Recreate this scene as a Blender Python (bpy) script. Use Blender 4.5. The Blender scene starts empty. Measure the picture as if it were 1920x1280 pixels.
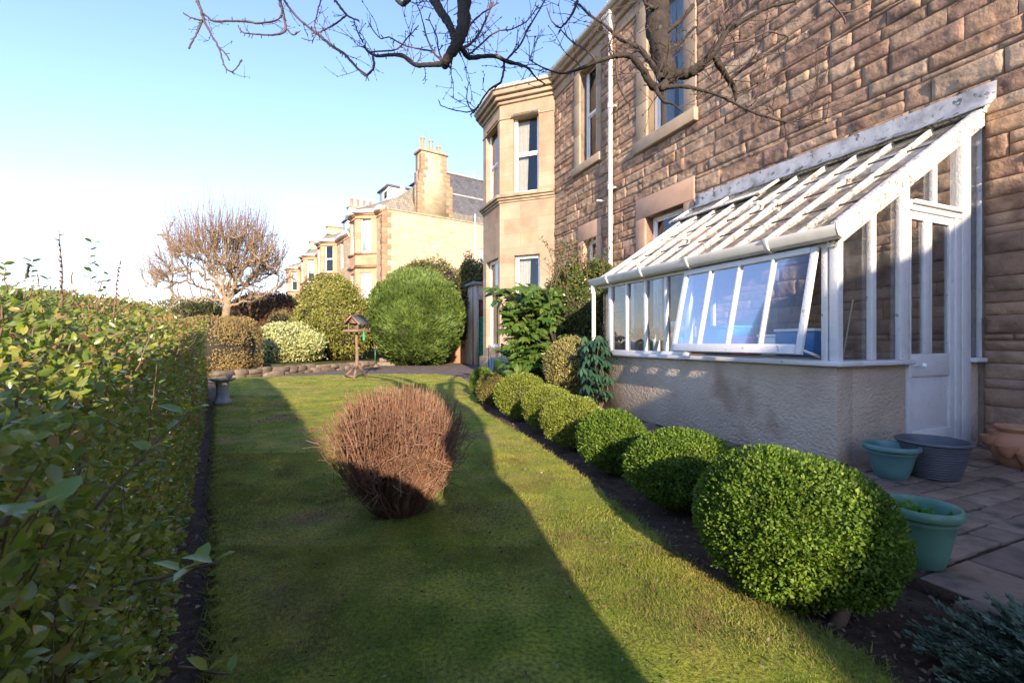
import bpy, math
import numpy as np
from mathutils import Vector, Matrix
from mathutils.geometry import tessellate_polygon
rng = np.random.default_rng(11)
R = math.radians
C = bpy.context.scene.collection
F = 860.0            # focal length in pixels of the 1920 wide photograph
CAMZ = 1.1
A3 = lambda *v: np.array(v, float)
SUN_EL = 18.0
SUN_H = np.array([.21, -1.0]); SUN_H /= np.linalg.norm(SUN_H)

def pt(x, y, Y):      # a measured point at distance Y
    return A3((x-960)/F*Y, Y, CAMZ-(y-640)/F*Y)
def gp(x, y, z=0.):   # a measured point on the level z
    return pt(x, y, (CAMZ-z)*F/(y-640))

# ------------------------------------------------------------------ noise
def _h(ix, iy, iz):
    n = (ix*374761393 + iy*668265263 + iz*2147483647 + 974634) & 0xffffffff
    n = ((n ^ (n >> 13))*1274126177) & 0xffffffff
    return ((n ^ (n >> 16)) & 0xffffff)/float(0xffffff)
def vnoise(P):
    P = np.asarray(P, float); I = np.floor(P).astype(np.int64); f = P-I; f = f*f*(3-2*f)
    r = 0
    for dx in (0, 1):
        wx = f[:, 0] if dx else 1-f[:, 0]
        for dy in (0, 1):
            wy = f[:, 1] if dy else 1-f[:, 1]
            for dz in (0, 1):
                wz = f[:, 2] if dz else 1-f[:, 2]
                r = r + wx*wy*wz*_h(I[:, 0]+dx, I[:, 1]+dy, I[:, 2]+dz)
    return r*2-1
def fbm(P, o=3, s=1.):
    P = np.asarray(P, float)*s; a = 1.; r = 0; t = 0
    for i in range(o):
        r = r+a*vnoise(P+17.3*i); t += a; a *= .5; P = P*2.03
    return r/t

# ------------------------------------------------------------------ materials
def nmat(name):
    m = bpy.data.materials.new(name); m.use_nodes = True
    nt = m.node_tree; nt.nodes.clear()
    out = nt.nodes.new('ShaderNodeOutputMaterial')
    return m, nt, out
def N(nt, t, ins=None, **kw):
    n = nt.nodes.new(t)
    for k, v in kw.items(): setattr(n, k, v)
    if ins:
        for k, v in ins.items():
            if isinstance(v, bpy.types.NodeSocket): nt.links.new(v, n.inputs[k])
            else: n.inputs[k].default_value = v
    return n
def c4(c): return (c[0], c[1], c[2], 1)
def ramp(nt, fac, cols, pos=None):
    n = nt.nodes.new('ShaderNodeValToRGB'); nt.links.new(fac, n.inputs[0])
    e = n.color_ramp.elements
    pos = pos or [i/(len(cols)-1) for i in range(len(cols))]
    while len(e) < len(cols): e.new(.5)
    for i, (p, c) in enumerate(zip(pos, cols)): e[i].position = p; e[i].color = c4(c)
    return n.outputs[0]
def mix(nt, fac, a, b, mode='MIX'):
    n = nt.nodes.new('ShaderNodeMix'); n.data_type = 'RGBA'; n.blend_type = mode
    for k, v in ((0, fac), (6, a), (7, b)):
        if isinstance(v, bpy.types.NodeSocket): nt.links.new(v, n.inputs[k])
        else: n.inputs[k].default_value = v if k == 0 else c4(v)
    return n.outputs[2]
def noise(nt, scale, detail=4, coord=None, rough=.55, out=0):
    if coord is None: coord = nt.nodes.new('ShaderNodeTexCoord').outputs['Object']
    n = N(nt, 'ShaderNodeTexNoise', {'Vector': coord, 'Scale': scale, 'Detail': detail, 'Roughness': rough})
    return n.outputs[out]
def rock(name, cols, rough=.85, nscale=6, stain=None, bump=.3, bscale=40, island=True, vary=.35, spec=.3, pos=None):
    m, nt, out = nmat(name)
    if island:
        g = nt.nodes.new('ShaderNodeNewGeometry'); base = ramp(nt, g.outputs['Random Per Island'], cols, pos)
    else: base = ramp(nt, noise(nt, nscale*.4, 3), cols, pos)
    nn = noise(nt, nscale, 6)
    dark = ramp(nt, nn, [(1-vary,)*3, (1,)*3, (1+vary*.6,)*3], [.3, .5, .72])
    col = mix(nt, 1., base, dark, 'MULTIPLY')
    if stain:
        s = ramp(nt, noise(nt, stain[1], 5), [(0, 0, 0), (1, 1, 1)], [stain[2], stain[2]+.13])
        col = mix(nt, s, col, stain[0])
    b = N(nt, 'ShaderNodeBump', {'Strength': bump, 'Distance': .02, 'Height': noise(nt, bscale, 6, rough=.65)})
    p = N(nt, 'ShaderNodeBsdfPrincipled', {'Base Color': col, 'Roughness': rough, 'Normal': b.outputs[0], 'Specular IOR Level': spec})
    nt.links.new(p.outputs[0], out.inputs[0]); return m
def leafmat(name, cols, rough=.42, trans=.28, pos=None, nscale=2.5, vary=.3, spec=.4):
    m, nt, out = nmat(name)
    g = nt.nodes.new('ShaderNodeNewGeometry')
    base = ramp(nt, g.outputs['Random Per Island'], cols, pos)
    d = ramp(nt, noise(nt, nscale, 3), [(1-vary,)*3, (1,)*3, (1+vary*.7, 1+vary*.5, 1)], [.3, .5, .7])
    col = mix(nt, 1., base, d, 'MULTIPLY')
    p = N(nt, 'ShaderNodeBsdfPrincipled', {'Base Color': col, 'Roughness': rough, 'Specular IOR Level': spec})
    t = N(nt, 'ShaderNodeBsdfTranslucent', {'Color': col})
    mx = N(nt, 'ShaderNodeMixShader', {0: trans, 1: p.outputs[0], 2: t.outputs[0]})
    nt.links.new(mx.outputs[0], out.inputs[0]); return m
def plain(name, col, rough=.5, spec=.5, metal=0., vary=.12, nscale=9, bump=.0, bscale=60, dirt=None):
    m, nt, out = nmat(name)
    d = ramp(nt, noise(nt, nscale, 5), [(1-vary,)*3, (1,)*3, (1+vary*.4,)*3], [.3, .5, .7])
    c = mix(nt, 1., col, d, 'MULTIPLY')
    if dirt:   # (colour, scale, threshold)
        s = ramp(nt, noise(nt, dirt[1], 8, rough=.7), [(0, 0, 0), (1, 1, 1)], [dirt[2], dirt[2]+.04])
        c = mix(nt, s, c, dirt[0])
    ins = {'Base Color': c, 'Roughness': rough, 'Specular IOR Level': spec, 'Metallic': metal}
    if bump:
        ins['Normal'] = N(nt, 'ShaderNodeBump', {'Strength': bump, 'Distance': .02, 'Height': noise(nt, bscale, 5)}).outputs[0]
    p = N(nt, 'ShaderNodeBsdfPrincipled', ins)
    nt.links.new(p.outputs[0], out.inputs[0]); return m
def glass(name, tint=(.93, .95, .96), refl=1., ior=1.5, haze=0., hcol=(.6, .62, .6)):
    m, nt, out = nmat(name)
    fr = N(nt, 'ShaderNodeFresnel', {'IOR': ior})
    mul = N(nt, 'ShaderNodeMath', {0: fr.outputs[0], 1: refl}, operation='MULTIPLY', use_clamp=True)
    t = N(nt, 'ShaderNodeBsdfTransparent', {'Color': c4(tint)})
    first = t.outputs[0]
    if haze:
        df = N(nt, 'ShaderNodeBsdfDiffuse', {'Color': c4(hcol)})
        hz = ramp(nt, noise(nt, 7, 6), [(haze*.3,)*3, (haze,)*3, (min(1, haze*2.2),)*3], [.3, .5, .75])
        first = N(nt, 'ShaderNodeMixShader', {0: hz, 1: t.outputs[0], 2: df.outputs[0]}).outputs[0]
    b = N(nt, 'ShaderNodeBump', {'Strength': .06, 'Distance': .02, 'Height': noise(nt, 3, 2)})
    g = N(nt, 'ShaderNodeBsdfGlossy', {'Color': (1, 1, 1, 1), 'Roughness': .015, 'Normal': b.outputs[0]})
    mx = N(nt, 'ShaderNodeMixShader', {0: mul.outputs[0], 1: first, 2: g.outputs[0]})
    nt.links.new(mx.outputs[0], out.inputs[0]); return m
def ashlar(name, cols, bw=.8, bh=.36, mortar=(.30, .24, .17), ms=.006, vary=.2, bump=.25, off=.5, stain=None):
    """smooth dressed stone: brick pattern laid on x/z of the wall (generic: uses UV built per face)"""
    m, nt, out = nmat(name)
    uv = nt.nodes.new('ShaderNodeUVMap'); uv.uv_map = 'uv'
    br = N(nt, 'ShaderNodeTexBrick', {'Vector': uv.outputs[0], 'Scale': 1., 'Mortar Size': ms, 'Mortar Smooth': .2,
            'Brick Width': bw, 'Row Height': bh, 'Bias': 0., 'Color1': (0, 0, 0, 1), 'Color2': (1, 1, 1, 1), 'Mortar': (.5, .5, .5, 1)})
    br.offset = off
    base = ramp(nt, br.outputs['Color'], cols)
    d = ramp(nt, noise(nt, 2.2, 6), [(1-vary,)*3, (1,)*3, (1+vary*.6,)*3], [.3, .5, .7])
    col = mix(nt, 1., base, d, 'MULTIPLY')
    if stain:
        s = ramp(nt, noise(nt, stain[1], 5), [(0, 0, 0), (1, 1, 1)], [stain[2], stain[2]+.2])
        col = mix(nt, s, col, stain[0])
    col = mix(nt, br.outputs['Fac'], col, mortar)
    hgt = N(nt, 'ShaderNodeMath', {0: noise(nt, 30, 5), 1: br.outputs['Fac']}, operation='SUBTRACT')
    b = N(nt, 'ShaderNodeBump', {'Strength': bump, 'Distance': .012, 'Height': hgt.outputs[0]})
    p = N(nt, 'ShaderNodeBsdfPrincipled', {'Base Color': col, 'Roughness': .85, 'Normal': b.outputs[0], 'Specular IOR Level': .25})
    nt.links.new(p.outputs[0], out.inputs[0]); return m

# ------------------------------------------------------------------ mesh helpers
def raw_mesh(name, V, polys_flat, sizes, mats, mi=None, smooth=False, uv=None):
    me = bpy.data.meshes.new(name)
    V = np.asarray(V, np.float32); lf = np.asarray(polys_flat, np.int32); sz = np.asarray(sizes, np.int32)
    me.vertices.add(len(V)); me.vertices.foreach_set('co', V.ravel())
    me.loops.add(len(lf)); me.loops.foreach_set('vertex_index', lf)
    me.polygons.add(len(sz)); st = np.concatenate([[0], np.cumsum(sz)[:-1]]).astype(np.int32)
    me.polygons.foreach_set('loop_start', st)
    for m in (mats if isinstance(mats, (list, tuple)) else [mats]): me.materials.append(m)
    if mi is not None: me.polygons.foreach_set('material_index', np.asarray(mi, np.int32))
    if smooth: me.polygons.foreach_set('use_smooth', np.ones(len(sz), bool))
    if uv is not None:
        l = me.uv_layers.new(name='uv'); l.data.foreach_set('uv', np.asarray(uv, np.float32).ravel())
    me.update(calc_edges=True); me.validate()
    return me
def link(name, me, parent=None, loc=None):
    o = bpy.data.objects.new(name, me); C.objects.link(o)
    if parent is not None: o.parent = parent
    if loc is not None: o.location = loc
    return o
def frame(O, ex, ey=None, ez=(0, 0, 1)):
    O = np.array([O[0], O[1], O[2] if len(O) > 2 else 0.], float)
    ex = np.array([ex[0], ex[1], ex[2] if len(ex) > 2 else 0.], float); ex /= np.linalg.norm(ex)
    ez = np.array(ez, float)
    if ey is None: ey = np.cross(ez, ex)
    ey = np.array(ey, float); ey /= np.linalg.norm(ey)
    return (O, ex, ey, ez)
W = frame((0, 0, 0), (1, 0, 0))
class MB:
    def __init__(s): s.v = []; s.f = []; s.m = []; s.n = 0; s.uv = []
    def add(s, V, Fs, mi=0, uv=None):
        V = np.asarray(V, float); s.v.append(V)
        for i, f in enumerate(Fs):
            s.f.append([k+s.n for k in f]); s.m.append(mi)
            s.uv.append(uv[i] if uv is not None else [(0, 0)]*len(f))
        s.n += len(V)
    def hexa(s, P, mi=0):   # P: 8 pts: bottom ring 0-3, top ring 4-7
        P = np.asarray(P, float)
        Fs = [(3, 2, 1, 0), (4, 5, 6, 7), (0, 1, 5, 4), (1, 2, 6, 5), (2, 3, 7, 6), (3, 0, 4, 7)]
        c = P.mean(0); q = P[[4, 5, 6]]; nrm = np.cross(q[1]-q[0], q[2]-q[0])
        if np.dot(nrm, P[4:].mean(0)-c) < 0: Fs = [f[::-1] for f in Fs]
        uv = []
        for f in Fs:
            a = P[list(f)]; n = np.cross(a[1]-a[0], a[2]-a[0]); n = n/(np.linalg.norm(n)+1e-9)
            h = np.array([-n[1], n[0], 0.]); 
            if np.linalg.norm(h) < .3: uv.append([(q[0], q[1]) for q in a])
            else:
                h /= np.linalg.norm(h); uv.append([(float(np.dot(q, h)), float(q[2])) for q in a])
        s.add(P, Fs, mi, uv)
    def box(s, fr, x0, x1, y0, y1, z0, z1, mi=0, jit=0.):
        O, ex, ey, ez = fr
        P = [O+ex*x+ey*y+ez*z for z in (z0, z1) for x, y in ((x0, y0), (x1, y0), (x1, y1), (x0, y1))]
        if jit: P = [p+rng.normal(0, jit, 3) for p in P]
        s.hexa(P, mi)
    def bar(s, p, q, w, h, up=(0, 0, 1), mi=0, oz=0.):     # rectangular bar p->q
        p = np.asarray(p, float); q = np.asarray(q, float); d = q-p; L = np.linalg.norm(d); d /= L
        u = np.array(up, float); sd = np.cross(d, u); sd /= np.linalg.norm(sd); u = np.cross(sd, d)
        s.box((p, d, sd, u), 0, L, -w/2, w/2, -h/2+oz, h/2+oz, mi)
    def prism(s, fr, poly, y0, y1, mi=0):   # poly in (x,z), extruded along y
        O, ex, ey, ez = fr; n = len(poly)
        V = [O+ex*x+ey*y0+ez*z for x, z in poly]+[O+ex*x+ey*y1+ez*z for x, z in poly]
        V = np.array(V); area = sum(poly[i][0]*poly[(i+1) % n][1]-poly[(i+1) % n][0]*poly[i][1] for i in range(n))
        hand = np.dot(np.cross(ex, ey), ez)
        Fs = [list(range(n)), list(range(2*n-1, n-1, -1))]+[(i, i+n, (i+1) % n+n, (i+1) % n) for i in range(n)]
        if (area > 0) != ((y1 > y0) == (hand > 0)): Fs = [list(f)[::-1] for f in Fs]
        uv = []
        for f in Fs:
            a = V[list(f)]; nn = np.cross(a[1]-a[0], a[2]-a[0]); nn = nn/(np.linalg.norm(nn)+1e-9)
            h = np.array([-nn[1], nn[0], 0.]); L = np.linalg.norm(h)
            if L < .02: uv.append([(q[0], q[1]) for q in a])
            else:
                h /= L; k = np.cross(nn, h); uv.append([(float(np.dot(q, h)), float(np.dot(q, k))) for q in a])
        s.add(V, Fs, mi, uv)
    def tube(s, pts, rad, sides=8, mi=0, caps=True):
        V, Fl = tube_geo(np.asarray(pts, float), np.asarray(rad, float)*np.ones(len(pts)), sides)
        Fl = [list(f) for f in Fl]
        if caps:
            n = len(pts); Fl.append(list(range(sides))[::-1]); Fl.append(list(range((n-1)*sides, n*sides)))
        s.add(V, Fl, mi)
    def lathe(s, prof, c=(0, 0, 0), seg=40, mi=0, wob=0.):
        prof = np.array(prof, float); n = len(prof); a = np.linspace(0, 2*math.pi, seg, endpoint=False)
        V = np.zeros((n, seg, 3)); V[..., 0] = prof[:, :1]*np.cos(a)+c[0]; V[..., 1] = prof[:, :1]*np.sin(a)+c[1]; V[..., 2] = prof[:, 1:]+c[2]
        Fs = [(i*seg+j, i*seg+(j+1) % seg, (i+1)*seg+(j+1) % seg, (i+1)*seg+j) for i in range(n-1) for j in range(seg)]
        s.add(V.reshape(-1, 3), Fs, mi)
    def build(s, name, mats, parent=None, smooth=False, loc=None, bevel=0., auto=False):
        V = np.concatenate(s.v)
        if loc is not None: V = V-np.array(loc)
        fl = [k for f in s.f for k in f]; sz = [len(f) for f in s.f]
        uv = [p for u in s.uv for p in u]
        me = raw_mesh(name, V, fl, sz, mats, s.m, smooth, uv)
        if auto and hasattr(me, 'set_sharp_from_angle'): me.set_sharp_from_angle(angle=R(35))
        o = link(name, me, parent, loc)
        if bevel:
            b = o.modifiers.new('bevel', 'BEVEL'); b.width = bevel; b.segments = 2; b.limit_method = 'ANGLE'; b.harden_normals = False
        return o
def tube_geo(P, r, sides):
    n = len(P); T = np.gradient(P, axis=0); T /= (np.linalg.norm(T, axis=1, keepdims=True)+1e-9)
    ref = np.tile(A3(.31, .17, .93), (n, 1)); bad = np.abs((T*ref).sum(1)) > .93; 
    if bad.any(): ref[:] = A3(.9, -.4, .1)
    U = np.cross(T, ref); U /= (np.linalg.norm(U, axis=1, keepdims=True)+1e-9); Vv = np.cross(T, U)
    a = np.linspace(0, 2*math.pi, sides, endpoint=False)
    ring = U[:, None, :]*np.cos(a)[None, :, None]+Vv[:, None, :]*np.sin(a)[None, :, None]
    V = P[:, None, :]+ring*r[:, None, None]
    i = np.arange(n-1)[:, None]; j = np.arange(sides)[None, :]; j2 = (j+1) % sides
    Fq = np.stack([i*sides+j, i*sides+j2, (i+1)*sides+j2, (i+1)*sides+j], -1).reshape(-1, 4)
    return V.reshape(-1, 3), Fq
def many_tubes(name, tubes, mat, sides=4, parent=None, loc=None, smooth=True):
    Vs = []; Fs = []; n = 0
    for P, r in tubes:
        V, Fq = tube_geo(np.asarray(P, float), np.asarray(r, float)*np.ones(len(P)), sides)
        Vs.append(V); Fs.append(Fq+n); n += len(V)
    V = np.concatenate(Vs); Fq = np.concatenate(Fs)
    if loc is not None: V = V-np.array(loc)
    return link(name, raw_mesh(name, V, Fq.ravel(), np.full(len(Fq), 4), mat, smooth=smooth), parent, loc)
def unit(v): return v/(np.linalg.norm(v, axis=-1, keepdims=True)+1e-9)
LEAF = {
 'diamond': (np.array([[0, 0, 0], [.5, .28, .04], [1, 0, 0], [.5, -.28, .04]]), [(0, 3, 2, 1)]),
 'oval': (np.array([[0, 0, 0], [.3, .26, .03], [.72, .22, .03], [1, 0, -.03], [.72, -.22, .03], [.3, -.26, .03]]), [(0, 5, 4, 3, 2, 1)]),
 'fold': (np.array([[0, 0, 0], [.3, .25, .07], [.68, .21, .03], [1, 0, -.12], [.68, -.21, .03], [.3, -.25, .07], [.3, 0, 0], [.68, 0, -.04]]),
          [(0, 5, 6), (5, 4, 7, 6), (4, 3, 7), (0, 6, 1), (6, 7, 2, 1), (7, 3, 2)]),
 'spray': (np.array([[0, -.04, 0], [0, .04, 0], [.6, .11, .02], [1, 0, .0], [.6, -.11, .02]]), [(0, 4, 3, 2, 1)]),
 'blade': (np.array([[0, -.5, 0], [0, .5, 0], [1, 0, 0]]), [(0, 1, 2)]),
 'long': (np.array([[0, 0, 0], [.35, .11, .02], [.7, .1, -.02], [1, 0, -.14], [.7, -.1, -.02], [.35, -.11, .02]]), [(0, 5, 4, 3, 2, 1)]),
}
def leaf_geo(P, D, Nn, size, kind, wid=1.):
    T, Fs = LEAF[kind]; D = unit(D); B = unit(np.cross(Nn, D)); Z = np.cross(D, B)
    size = np.asarray(size)*np.ones(len(P)); wd = np.asarray(wid)*np.ones(len(P))
    V = P[:, None]+size[:, None, None]*(T[None, :, 0:1]*D[:, None]+T[None, :, 1:2]*B[:, None]*wd[:, None, None]+T[None, :, 2:3]*Z[:, None])
    k = len(T); fl = []; sz = []
    off = (np.arange(len(P))*k)[:, None]
    flat = np.concatenate([np.array(f) for f in Fs]); lens = np.array([len(f) for f in Fs])
    return V.reshape(-1, 3), (off+flat[None]).ravel(), np.tile(lens, len(P))
def merge_leaves(name, parts, mats, parent=None, loc=None, smooth=False):
    Vs = []; fl = []; sz = []; mi = []; n = 0
    for i, (V, f, s, m) in enumerate(parts):
        Vs.append(V); fl.append(f+n); sz.append(s); mi.append(np.full(len(s), m)); n += len(V)
    V = np.concatenate(Vs)
    if loc is not None: V = V-np.array(loc)
    return link(name, raw_mesh(name, V, np.concatenate(fl), np.concatenate(sz), mats, np.concatenate(mi), smooth), parent, loc)
def rand_dirs(n): return unit(rng.normal(size=(n, 3)))
def tag(o, label, cat, group=None, kind=None):
    if label: o['label'] = label
    if cat: o['category'] = cat
    if group: o['group'] = group
    if kind: o['kind'] = kind
    return o
def empty(name, loc, label, cat, rz=0., group=None):
    o = bpy.data.objects.new(name, None); C.objects.link(o); o.location = loc; o.rotation_euler = (0, 0, rz)
    o.empty_display_size = .2
    return tag(o, label, cat, group)
def structure(o): o['kind'] = 'structure'; return o
def inpoly(P, poly):
    x, y = P[:, 0], P[:, 1]; c = np.zeros(len(P), bool); n = len(poly); j = n-1
    for i in range(n):
        xi, yi = poly[i][:2]; xj, yj = poly[j][:2]
        c ^= ((yi > y) != (yj > y)) & (x < (xj-xi)*(y-yi)/(yj-yi+1e-12)+xi); j = i
    return c
def sheet(name, poly, z, mat):
    V = [(p[0], p[1], z) for p in poly]
    t = tessellate_polygon([[Vector(v) for v in V]])
    Fs = []
    for a, b, c in t:
        ar = (V[b][0]-V[a][0])*(V[c][1]-V[a][1])-(V[c][0]-V[a][0])*(V[b][1]-V[a][1])
        Fs.append((a, b, c) if ar > 0 else (c, b, a))
    return link(name, raw_mesh(name, V, np.array(Fs).ravel(), [3]*len(Fs), mat))

# ------------------------------------------------------------------ palette
M_white = plain('white_paint', (.66, .65, .64), .45, vary=.08, dirt=((.30, .24, .17), 14, .63), bump=.3)
M_peel = plain('peeling_white_paint', (.66, .63, .58), .6, vary=.15, nscale=5, dirt=((.24, .18, .12), 20, .545), bump=.6, bscale=40)
M_cleanwhite = plain('house_white_paint', (.80, .80, .78), .4, vary=.04)
M_gutter = plain('cream_gutter_plastic', (.58, .56, .51), .35, vary=.1, dirt=((.38, .34, .28), 5, .64))
M_lead = plain('lead_flashing', (.30, .31, .33), .6, vary=.45, nscale=4, dirt=((.07, .07, .07), 9, .57), bump=.4, bscale=12)
M_glass = glass('thin_glass', refl=1.7, haze=.05, hcol=(.5, .5, .5))
M_sashglass = glass('sash_glass', tint=(.84, .88, .90), refl=.5)
M_roofglass = glass('dirty_roof_glass', refl=1.3, haze=.46, hcol=(.42, .38, .31))
M_houseglass = glass('house_window_glass', tint=(.78, .82, .84), refl=1.5)
M_inside = plain('dark_room', (.035, .03, .028), .9)
M_curtain = plain('cream_curtain', (.68, .63, .54), .9, vary=.1)
M_blind = plain('white_blind', (.86, .86, .84), .7, vary=.03)
M_bluecurt = plain('pale_blue_curtain', (.50, .58, .62), .9, vary=.1)
M_stone = rock('rock_faced_sandstone', [(.31, .185, .12), (.38, .245, .155), (.25, .15, .105), (.43, .295, .195), (.33, .205, .135), (.40, .285, .195), (.28, .175, .125), (.36, .225, .14), (.23, .145, .105), (.41, .27, .17)],
               nscale=5, stain=((.15, .095, .072), 2.1, .57), bump=1., bscale=18, vary=.42)
M_mortar = rock('lime_mortar', [(.24, .17, .125), (.30, .225, .165)], island=False, bump=.4)
M_dress = rock('dressed_red_sandstone', [(.44, .27, .19), (.48, .31, .215), (.41, .25, .175)], nscale=3, vary=.18, bump=.12, bscale=60)
M_dressbuff = rock('dressed_buff_sandstone', [(.33, .25, .175), (.37, .28, .20), (.30, .225, .16)], nscale=2.5, vary=.25, bump=.12, bscale=60, stain=((.20, .15, .10), 2.6, .64))
M_bay = ashlar('bay_ashlar', [(.31, .225, .155), (.345, .255, .18), (.37, .28, .20)], 1.05, .43, (.24, .18, .12), .005, .25, .18, stain=((.36, .23, .13), 1.4, .56))
M_weather = rock('weathered_moulding', [(.30, .23, .16), (.36, .28, .19)], island=False, nscale=5, vary=.35, bump=.3)
M_render = None
M_slate = ashlar('dark_slates', [(.085, .085, .095), (.12, .12, .13), (.10, .10, .11)], .3, .2, (.05, .05, .05), .012, .2, .4)
M_tan_slate = ashlar('lichened_slates', [(.26, .22, .16), (.33, .29, .21), (.22, .19, .15)], .3, .2, (.14, .12, .10), .012, .25, .4)
M_nb = ashlar('neighbour_coursed_stone', [(.38, .28, .17), (.48, .37, .24), (.43, .325, .21), (.52, .41, .28)], .55, .16, (.42, .33, .22), .012, .22, .35)
M_nbred = ashlar('neighbour_red_stone', [(.46, .27, .16), (.52, .32, .20), (.42, .24, .145)], 1.2, .45, (.36, .21, .13), .005, .2, .15)
M_quoin = rock('dark_quoin_stone', [(.30, .17, .10), (.36, .22, .135), (.25, .145, .09)], nscale=4, vary=.3, bump=.4)
M_terra = plain('terracotta', (.42, .19, .10), .75, vary=.25, nscale=6, dirt=((.25, .20, .08), 5, .62))
M_pot_chim = plain('chimney_pot_clay', (.50, .22, .12), .8)
M_bark = rock('darkened_bark', [(.032, .026, .022), (.062, .049, .040)], island=False, nscale=18, vary=.4, bump=.8, bscale=45, stain=((.12, .125, .085), 14, .62))  # bark darkened: the shade on the overhead limbs is put into its colour
M_twig = plain('purple_brown_twig', (.075, .045, .040), .7, vary=.3, nscale=20)
M_tbark = rock('lichened_tan_bark', [(.22, .16, .10), (.29, .22, .14)], island=False, nscale=9, vary=.4, bump=.5)
M_shoot = plain('golden_brown_shoot', (.27, .185, .12), .7, vary=.3, nscale=3)
M_redstem = leafmat('red_brown_stem', [(.11, .055, .036), (.24, .125, .078), (.16, .075, .048), (.34, .21, .14), (.13, .085, .06)], .7, 0., spec=.2)
M_stalk = plain('hedge_twig', (.15, .095, .06), .75, vary=.3)
M_green_door = plain('green_door_paint', (.01, .22, .13), .5)
M_soil = rock('dark_bark_soil', [(.055, .034, .021), (.12, .078, .048)], island=False, nscale=14, bump=1., bscale=60, vary=.5)
M_pave = rock('worn_concrete_paver', [(.19, .135, .10), (.25, .18, .13), (.21, .145, .10), (.17, .12, .09), (.28, .205, .15)], nscale=8, bump=.5, bscale=50, vary=.35, stain=((.065, .055, .045), 4, .57), rough=.75)
M_path = rock('dusty_tarmac', [(.12, .095, .085), (.16, .13, .115)], island=False, nscale=3, bump=.5, bscale=90)
M_rubble = rock('pale_garden_stone', [(.15, .115, .085), (.20, .16, .12), (.12, .095, .07), (.17, .13, .095)], nscale=6, bump=.6, bscale=25, vary=.35)

# ------------------------------------------------------------------ world, sun, camera
def setup():
    sc = bpy.context.scene
    w = bpy.data.worlds.new('World'); sc.world = w; w.use_nodes = True; nt = w.node_tree; nt.nodes.clear()
    sky = nt.nodes.new('ShaderNodeTexSky'); sky.sky_type = 'NISHITA'; sky.sun_disc = False
    sky.sun_elevation = R(SUN_EL); sky.sun_rotation = math.atan2(SUN_H[0], SUN_H[1])
    sky.altitude = 50; sky.air_density = 1.0; sky.dust_density = .2; sky.ozone_density = 3.2
    tint = mix(nt, 1., sky.outputs[0], (1.06, .92, 1.), 'MULTIPLY'); bg = N(nt, 'ShaderNodeBackground', {'Color': tint, 'Strength': .15})
    o = nt.nodes.new('ShaderNodeOutputWorld'); nt.links.new(bg.outputs[0], o.inputs[0])
    l = bpy.data.lights.new('sun', 'SUN'); l.energy = 3.75; l.angle = R(.55); l.color = (1., .81, .60)
    lo = bpy.data.objects.new('sun', l); C.objects.link(lo)
    d = Vector((-SUN_H[0]*math.cos(R(SUN_EL)), -SUN_H[1]*math.cos(R(SUN_EL)), -math.sin(R(SUN_EL))))
    lo.rotation_euler = d.to_track_quat('-Z', 'Y').to_euler(); lo.location = (0, -10, 20)
    cam = bpy.data.cameras.new('camera'); co = bpy.data.objects.new('camera', cam); C.objects.link(co)
    co.location = (0, 0, CAMZ); co.rotation_euler = (R(90), 0, 0)
    cam.sensor_width = 36; cam.lens = 36*F/1920; cam.clip_start = .02; cam.clip_end = 2000
    cam.dof.use_dof = True; cam.dof.focus_distance = 3.0; cam.dof.aperture_fstop = 10.
    sc.camera = co
    sc.view_settings.view_transform = 'Standard'; sc.view_settings.look = 'None'
    sc.view_settings.exposure = 1.66; sc.view_settings.gamma = 1
    sc.render.engine = 'CYCLES'
    sc.cycles.max_bounces = 8; sc.cycles.transparent_max_bounces = 24; sc.cycles.caustics_reflective = False; sc.cycles.caustics_refractive = False
setup()

# ------------------------------------------------------------------ ground
LAWN = [(-.12, -.3), *[tuple(gp(x, y)[:2]) for x, y in ((398, 1500), (402, 1100), (401, 900), (403, 800), (404, 765), (418, 728), (432, 711), (560, 706), (700, 702.5), (820, 703), (862, 708), (884, 722), (893, 745), (903, 772), (930, 790), (985, 822), (1040, 862), (1100, 905), (1160, 957), (1225, 1010), (1300, 1075), (1400, 1135), (1500, 1175), (1620, 1240), (1780, 1400))], (1.4, .3), (1.2, -.3)]
def grid_ground(name, x0, x1, y0, y1, step, zf, mat, mask=None):
    xs = np.arange(x0, x1, step); ys = np.arange(y0, y1, step); X, Y = np.meshgrid(xs, ys)
    P = np.stack([X.ravel(), Y.ravel(), np.zeros(X.size)], 1); P[:, 2] = zf(P)
    nx, ny = len(xs), len(ys); i, j = np.meshgrid(np.arange(nx-1), np.arange(ny-1)); k = (j*nx+i).ravel()
    Fq = np.stack([k, k+1, k+nx+1, k+nx], 1)
    if mask is not None:
        c = P[Fq].mean(1); Fq = Fq[mask(c)]
    return link(name, raw_mesh(name, P, Fq.ravel(), np.full(len(Fq), 4), mat, smooth=True))
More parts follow.
